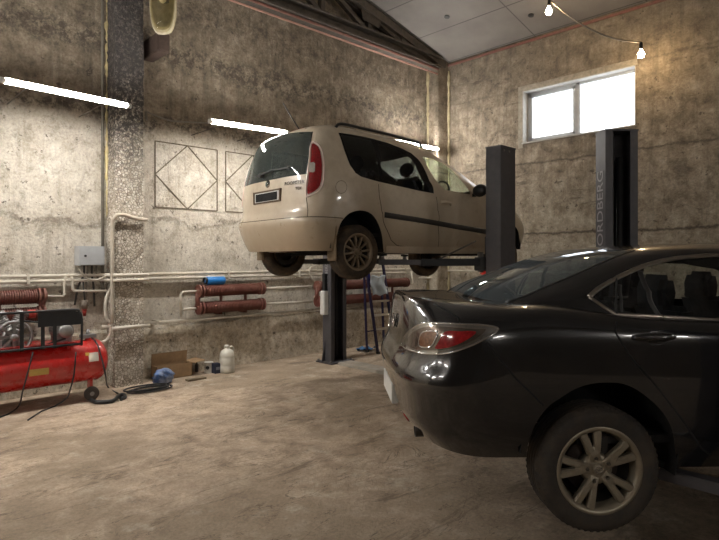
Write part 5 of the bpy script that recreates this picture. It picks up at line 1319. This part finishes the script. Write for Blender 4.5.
for lab, pts in (('thin black cord lying on the floor below the rating plate of the red tank', ((33, 352), (28, 372), (22.5, 392), (20.5, 402), (17, 408), (8, 414), (-8, 420))), ('thin black cord hanging over the middle of the red tank to the floor', ((76, 352), (74, 375), (70, 390), (67, 398), (55, 406), (42, 411), (28, 420)))):
    w3 = []
    for i, (x, y) in enumerate(pts):
        if y < 403 and i < 4:
            p_ = CAM+ray(x, y)*((cy-cr-.05)/ray(x, y)[1]); w3.append(p_)
        else: w3.append(onZ(x, y, .009))
    solo('trailing_cable', MB().tube(catmull(w3, 2), .008, 7), DK, lab, 'cable', 'black cords at the compressor')
ho = floor_line(((91, 400), (96, 402), (104, 402), (112, 401), (116, 398.5), (119, 395.5), (123, 394.5), (125, 397), (121, 399)), .022)
hs = solo('rubber_hose', MB().tube(catmull(ho, 6), .022, 10), DK, 'short thick black hose lying on the floor in front of the pillar', 'hose')
# coiled cable by the pillar
cc = onZ(150, 389, .02); pts = []
for i in range(90):
    a = i/90*2*PI*4.3; rr_ = .20+.035*math.sin(a*.37)+.02*math.sin(i*.21); pts.append(cc+np.array((rr_*1.15*math.cos(a)+.03*math.sin(i*.07), rr_*.6*math.sin(a), -.006+.010*(i/24) % .05)))
solo('cable_coil', MB().tube(catmull(pts, 2), .010, 7), DK, 'loose coil of black cable on the floor beside the cardboard box', 'cable')
# ------------------------------------------------------------------ cardboard box, bag, jugs
CARD = M('brown cardboard', srgb(150, 122, 90), .85, var=.12)
q0 = onZ(154, 384, 0); q1 = onZ(188, 381, 0)
bx0, bx1, by0 = q0[0]+.10, q0[0]+.60, q0[1]+.14
bx_ = thing('cardboard_box', 'open brown cardboard box on the floor right of the pillar', 'box', ((bx0+bx1)/2, by0, 0))
by1 = min(by0+.34, 7.26); hb = .18; t_ = .008
wl2 = MB().box((bx0, by0, 0), (bx1, by0+t_, hb)).box((bx0, by1-t_, 0), (bx1, by1, hb)).box((bx0, by0, 0), (bx0+t_, by1, hb)).box((bx1-t_, by0, 0), (bx1, by1, hb)).box((bx0, by0, 0), (bx1, by1, t_)).build('carton', CARD, bx_, world=True)
MB().bar((bx0+.25, by1-.004, hb), (bx0+.25, by1-.02, hb+.15), .50, .006, (0,1,0)).build('flap', CARD, bx_, world=True)
MB().bar((bx1, (by0+by1)/2, hb), (bx1+.16, (by0+by1)/2, hb+.02), .30, .006).build('flap', CARD, bx_, world=True)
bag = MB().sphere((0,0,0), 1, 26, 16)
b0 = onZ(163, 384, 0); vv_ = []
for (x, y, z) in bag.v:
    n_ = 1+.16*math.sin(7*x+3*z)*math.cos(6*y+2)+.10*math.sin(13*z+5*x); zz_ = max(z, -.75)
    vv_.append((b0[0]+.02+.13*x*n_, b0[1]+.03+.09*y*n_, .085+.11*zz_*(.9+.1*n_)))
bag.v = vv_; solo('plastic_bag', bag, M('blue white plastic bag', srgb(52, 92, 150), .45, var=.5, scale=9, dirt=srgb(190, 196, 204), dirt_amt=.8), 'crumpled blue plastic bag leaning on the cardboard box', 'bag')
jb = onZ(230, 373, 0)
jug = thing('plastic_jug', 'milky white plastic jug standing on the floor under the middle radiator', 'jug', (jb[0], jb[1]+.08, 0))
JW = M('milky plastic', srgb(206, 202, 190), .45, var=.06)
pr = [(0, 0), (.092, 0), (.103, .012), (.103, .09), (.098, .10), (.103, .11), (.103, .20), (.098, .21), (.102, .22), (.100, .255), (.082, .30), (.045, .325), (.03, .335), (.03, .35), (0, .35)]
MB().lathe(pr, (0,0,0), (0,0,1), 28).build('jug_body', JW, jug); MB().cyl((0,0,.345), (0,0,.378), .034, 18).build('cap', MATS['white sticker'], jug)
MB().tube(catmull([(.03, 0, .335), (.075, 0, .355), (.105, 0, .315), (.10, 0, .26)], 4), .012, 8).build('handle', JW, jug)
cb = onZ(211, 373, 0)
can = thing('paint_can', 'small white tin can with a dark spot beside the white jug', 'can', (cb[0], cb[1]+.06, 0))
MB().lathe([(0, 0), (.062, 0), (.064, .004), (.062, .008), (.062, .138), (.065, .142), (.062, .147), (.056, .142), (0, .142)], (0,0,0), (0,0,1), 26).build('can_body', M('white tin', srgb(200, 196, 186), .4, var=.06), can)
MB().lathe([(.0, 0), (.026, 0), (.026, .004)], np.array((-.045, -.045, .075)), (-.7,-.7,0), 16).build('dark_spot', DK, can)
db = onZ(218, 373.5, 0)
tb = thing('small_box', 'small dark blue carton between the tin can and the white jug', 'box', (db[0], db[1]+.05, 0))
MB().box((-.045, -.05, 0), (.045, .05, .135)).build('carton', M('dark blue card', srgb(44, 48, 66), .5), tb, bevel=.003)
MB().box((-.03, -.052, .05), (.03, -.050, .09)).build('printed_patch', M('pale print', srgb(130, 132, 140), .5), tb)
sb = onZ(198.5, 372.5, 0); bt_ = thing('spray_bottle', 'thin dark bottle on the floor left of the tin can', 'bottle', (sb[0], sb[1]+.05, 0))
MB().lathe([(0, 0), (.022, 0), (.024, .01), (.024, .10), (.010, .13), (.010, .145), (0, .145)], (0,0,0), (0,0,1), 18).build('bottle_body', M('dark bottle', srgb(62, 54, 46), .4), bt_); MB().cyl((0,0,.143), (0,0,.165), .012, 12).build('cap', DK, bt_)
rb = onZ(196, 379, .012); solo('wood_scrap', MB().box((rb[0]-.13, rb[1]-.04, .0), (rb[0]+.13, rb[1]+.05, .025)), M('grey wood', srgb(120, 106, 86), .8, var=.2), 'flat grey piece of wood on the floor right of the cardboard box', 'wood', bevel=.004)

# ------------------------------------------------------------------ stepladder
NAVY = M('navy ladder steel', srgb(44, 40, 76), .45, var=.12, metal=.2)
TREAD = M('pale tread', srgb(218, 212, 198), .6, var=.1)
lb = onZ(378, 354, 0); la = thing('step_ladder', 'dark blue stepladder with pale treads leaning near the wall behind the saloon', 'ladder', lb)
top_y, top_z, wdt = .30, 1.55, .42
rl = []
for x in (0, wdt):
    MB().bar((x, 0, 0), (x, top_y, top_z), .028, .045, (0,1,0)).build('front_rail', NAVY, la)
    MB().bar((x, .26, 0), (x, top_y+.03, top_z-.25), .024, .035, (0,1,0)).build('rear_leg', NAVY, la)
    for z, y in ((0, 0), (0, .26)): MB().box((x-.02, y-.028, 0), (x+.02, y+.028, .04)).build('rubber_foot', DK, la)
for i, z in enumerate((.17, .40, .63, .86, 1.09)):
    y = top_y*z/top_z; MB().box((.010, y-.045, z-.014), (wdt-.010, y+.055, z+.014)).build('tread', TREAD, la, bevel=.004)
MB().bar((0, .27, .35), (wdt, .27, .35), .02, .02).build('cross_brace', NAVY, la); MB().bar((0, top_y, top_z-.02), (wdt, top_y, top_z-.02), .03, .03).build('top_rail', NAVY, la)
MB().box((.0, top_y*.72, 1.02), (.03, top_y*.72+.03, 1.36)).build('blue_side_plate', M('bright blue enamel', srgb(40, 48, 132), .4), la)
def cloth(origin, ex, ey, ez, w, h, mat, label, cat, name, amp=.02, nx=16, ny=14, th=.004):
    mb = MB(); vs = []; origin = np.array(origin); ex, ey, ez = (np.array(v, float) for v in (ex, ey, ez))
    for s in (0, 1):
        for j in range(ny+1):
            for i in range(nx+1):
                u, v = i/nx, j/ny; d = amp*(math.sin(9*u+4*v)+.6*math.sin(15*u-7*v+1)+.5*math.sin(11*v+2)); vs.append(origin+ex*(u*w+.02*math.sin(8*v))+ey*(v*h+.015*math.sin(9*u))+ez*(d+s*th+1.8*amp))
    n = (nx+1)*(ny+1); fs = []
    for j in range(ny):
        for i in range(nx):
            a = j*(nx+1)+i; fs += [(a, a+1, a+nx+2, a+nx+1), (n+a+nx+1, n+a+nx+2, n+a+1, n+a)]
    rim = [i for i in range(nx+1)]+[(j+1)*(nx+1)+nx for j in range(ny)]+[ny*(nx+1)+nx-1-i for i in range(nx)]+[(ny-1-j)*(nx+1) for j in range(ny-1)]
    for i in range(len(rim)): a, b = rim[i], rim[(i+1) % len(rim)]; fs.append((b, a, n+a, n+b))
    mb.add(vs, fs, True); return solo(name, mb, mat, label, cat)
zc = 1.27; yc_ = top_y*zc/top_z
cloth(lb+np.array((.0, top_y*.80-.09, .97)), (1,0,0), (0, .19, .98), (0,-1,0), .36, .33, M('pale blue paper', srgb(190, 202, 214), .6, var=.05), 'pale blue sheet hanging on the top of the stepladder', 'sheet', 'paper_sheet', .008)
rg = onZ(366, 350.5, 0); cloth(rg+np.array((-.16, -.10, .0)), (1,0,0), (0,1,0), (0,0,1), .32, .22, M('blue rag cloth', srgb(60, 106, 150), .8, var=.25, scale=20), 'crumpled blue rag on the floor at the foot of the stepladder', 'rag', 'cleaning_rag', .018)
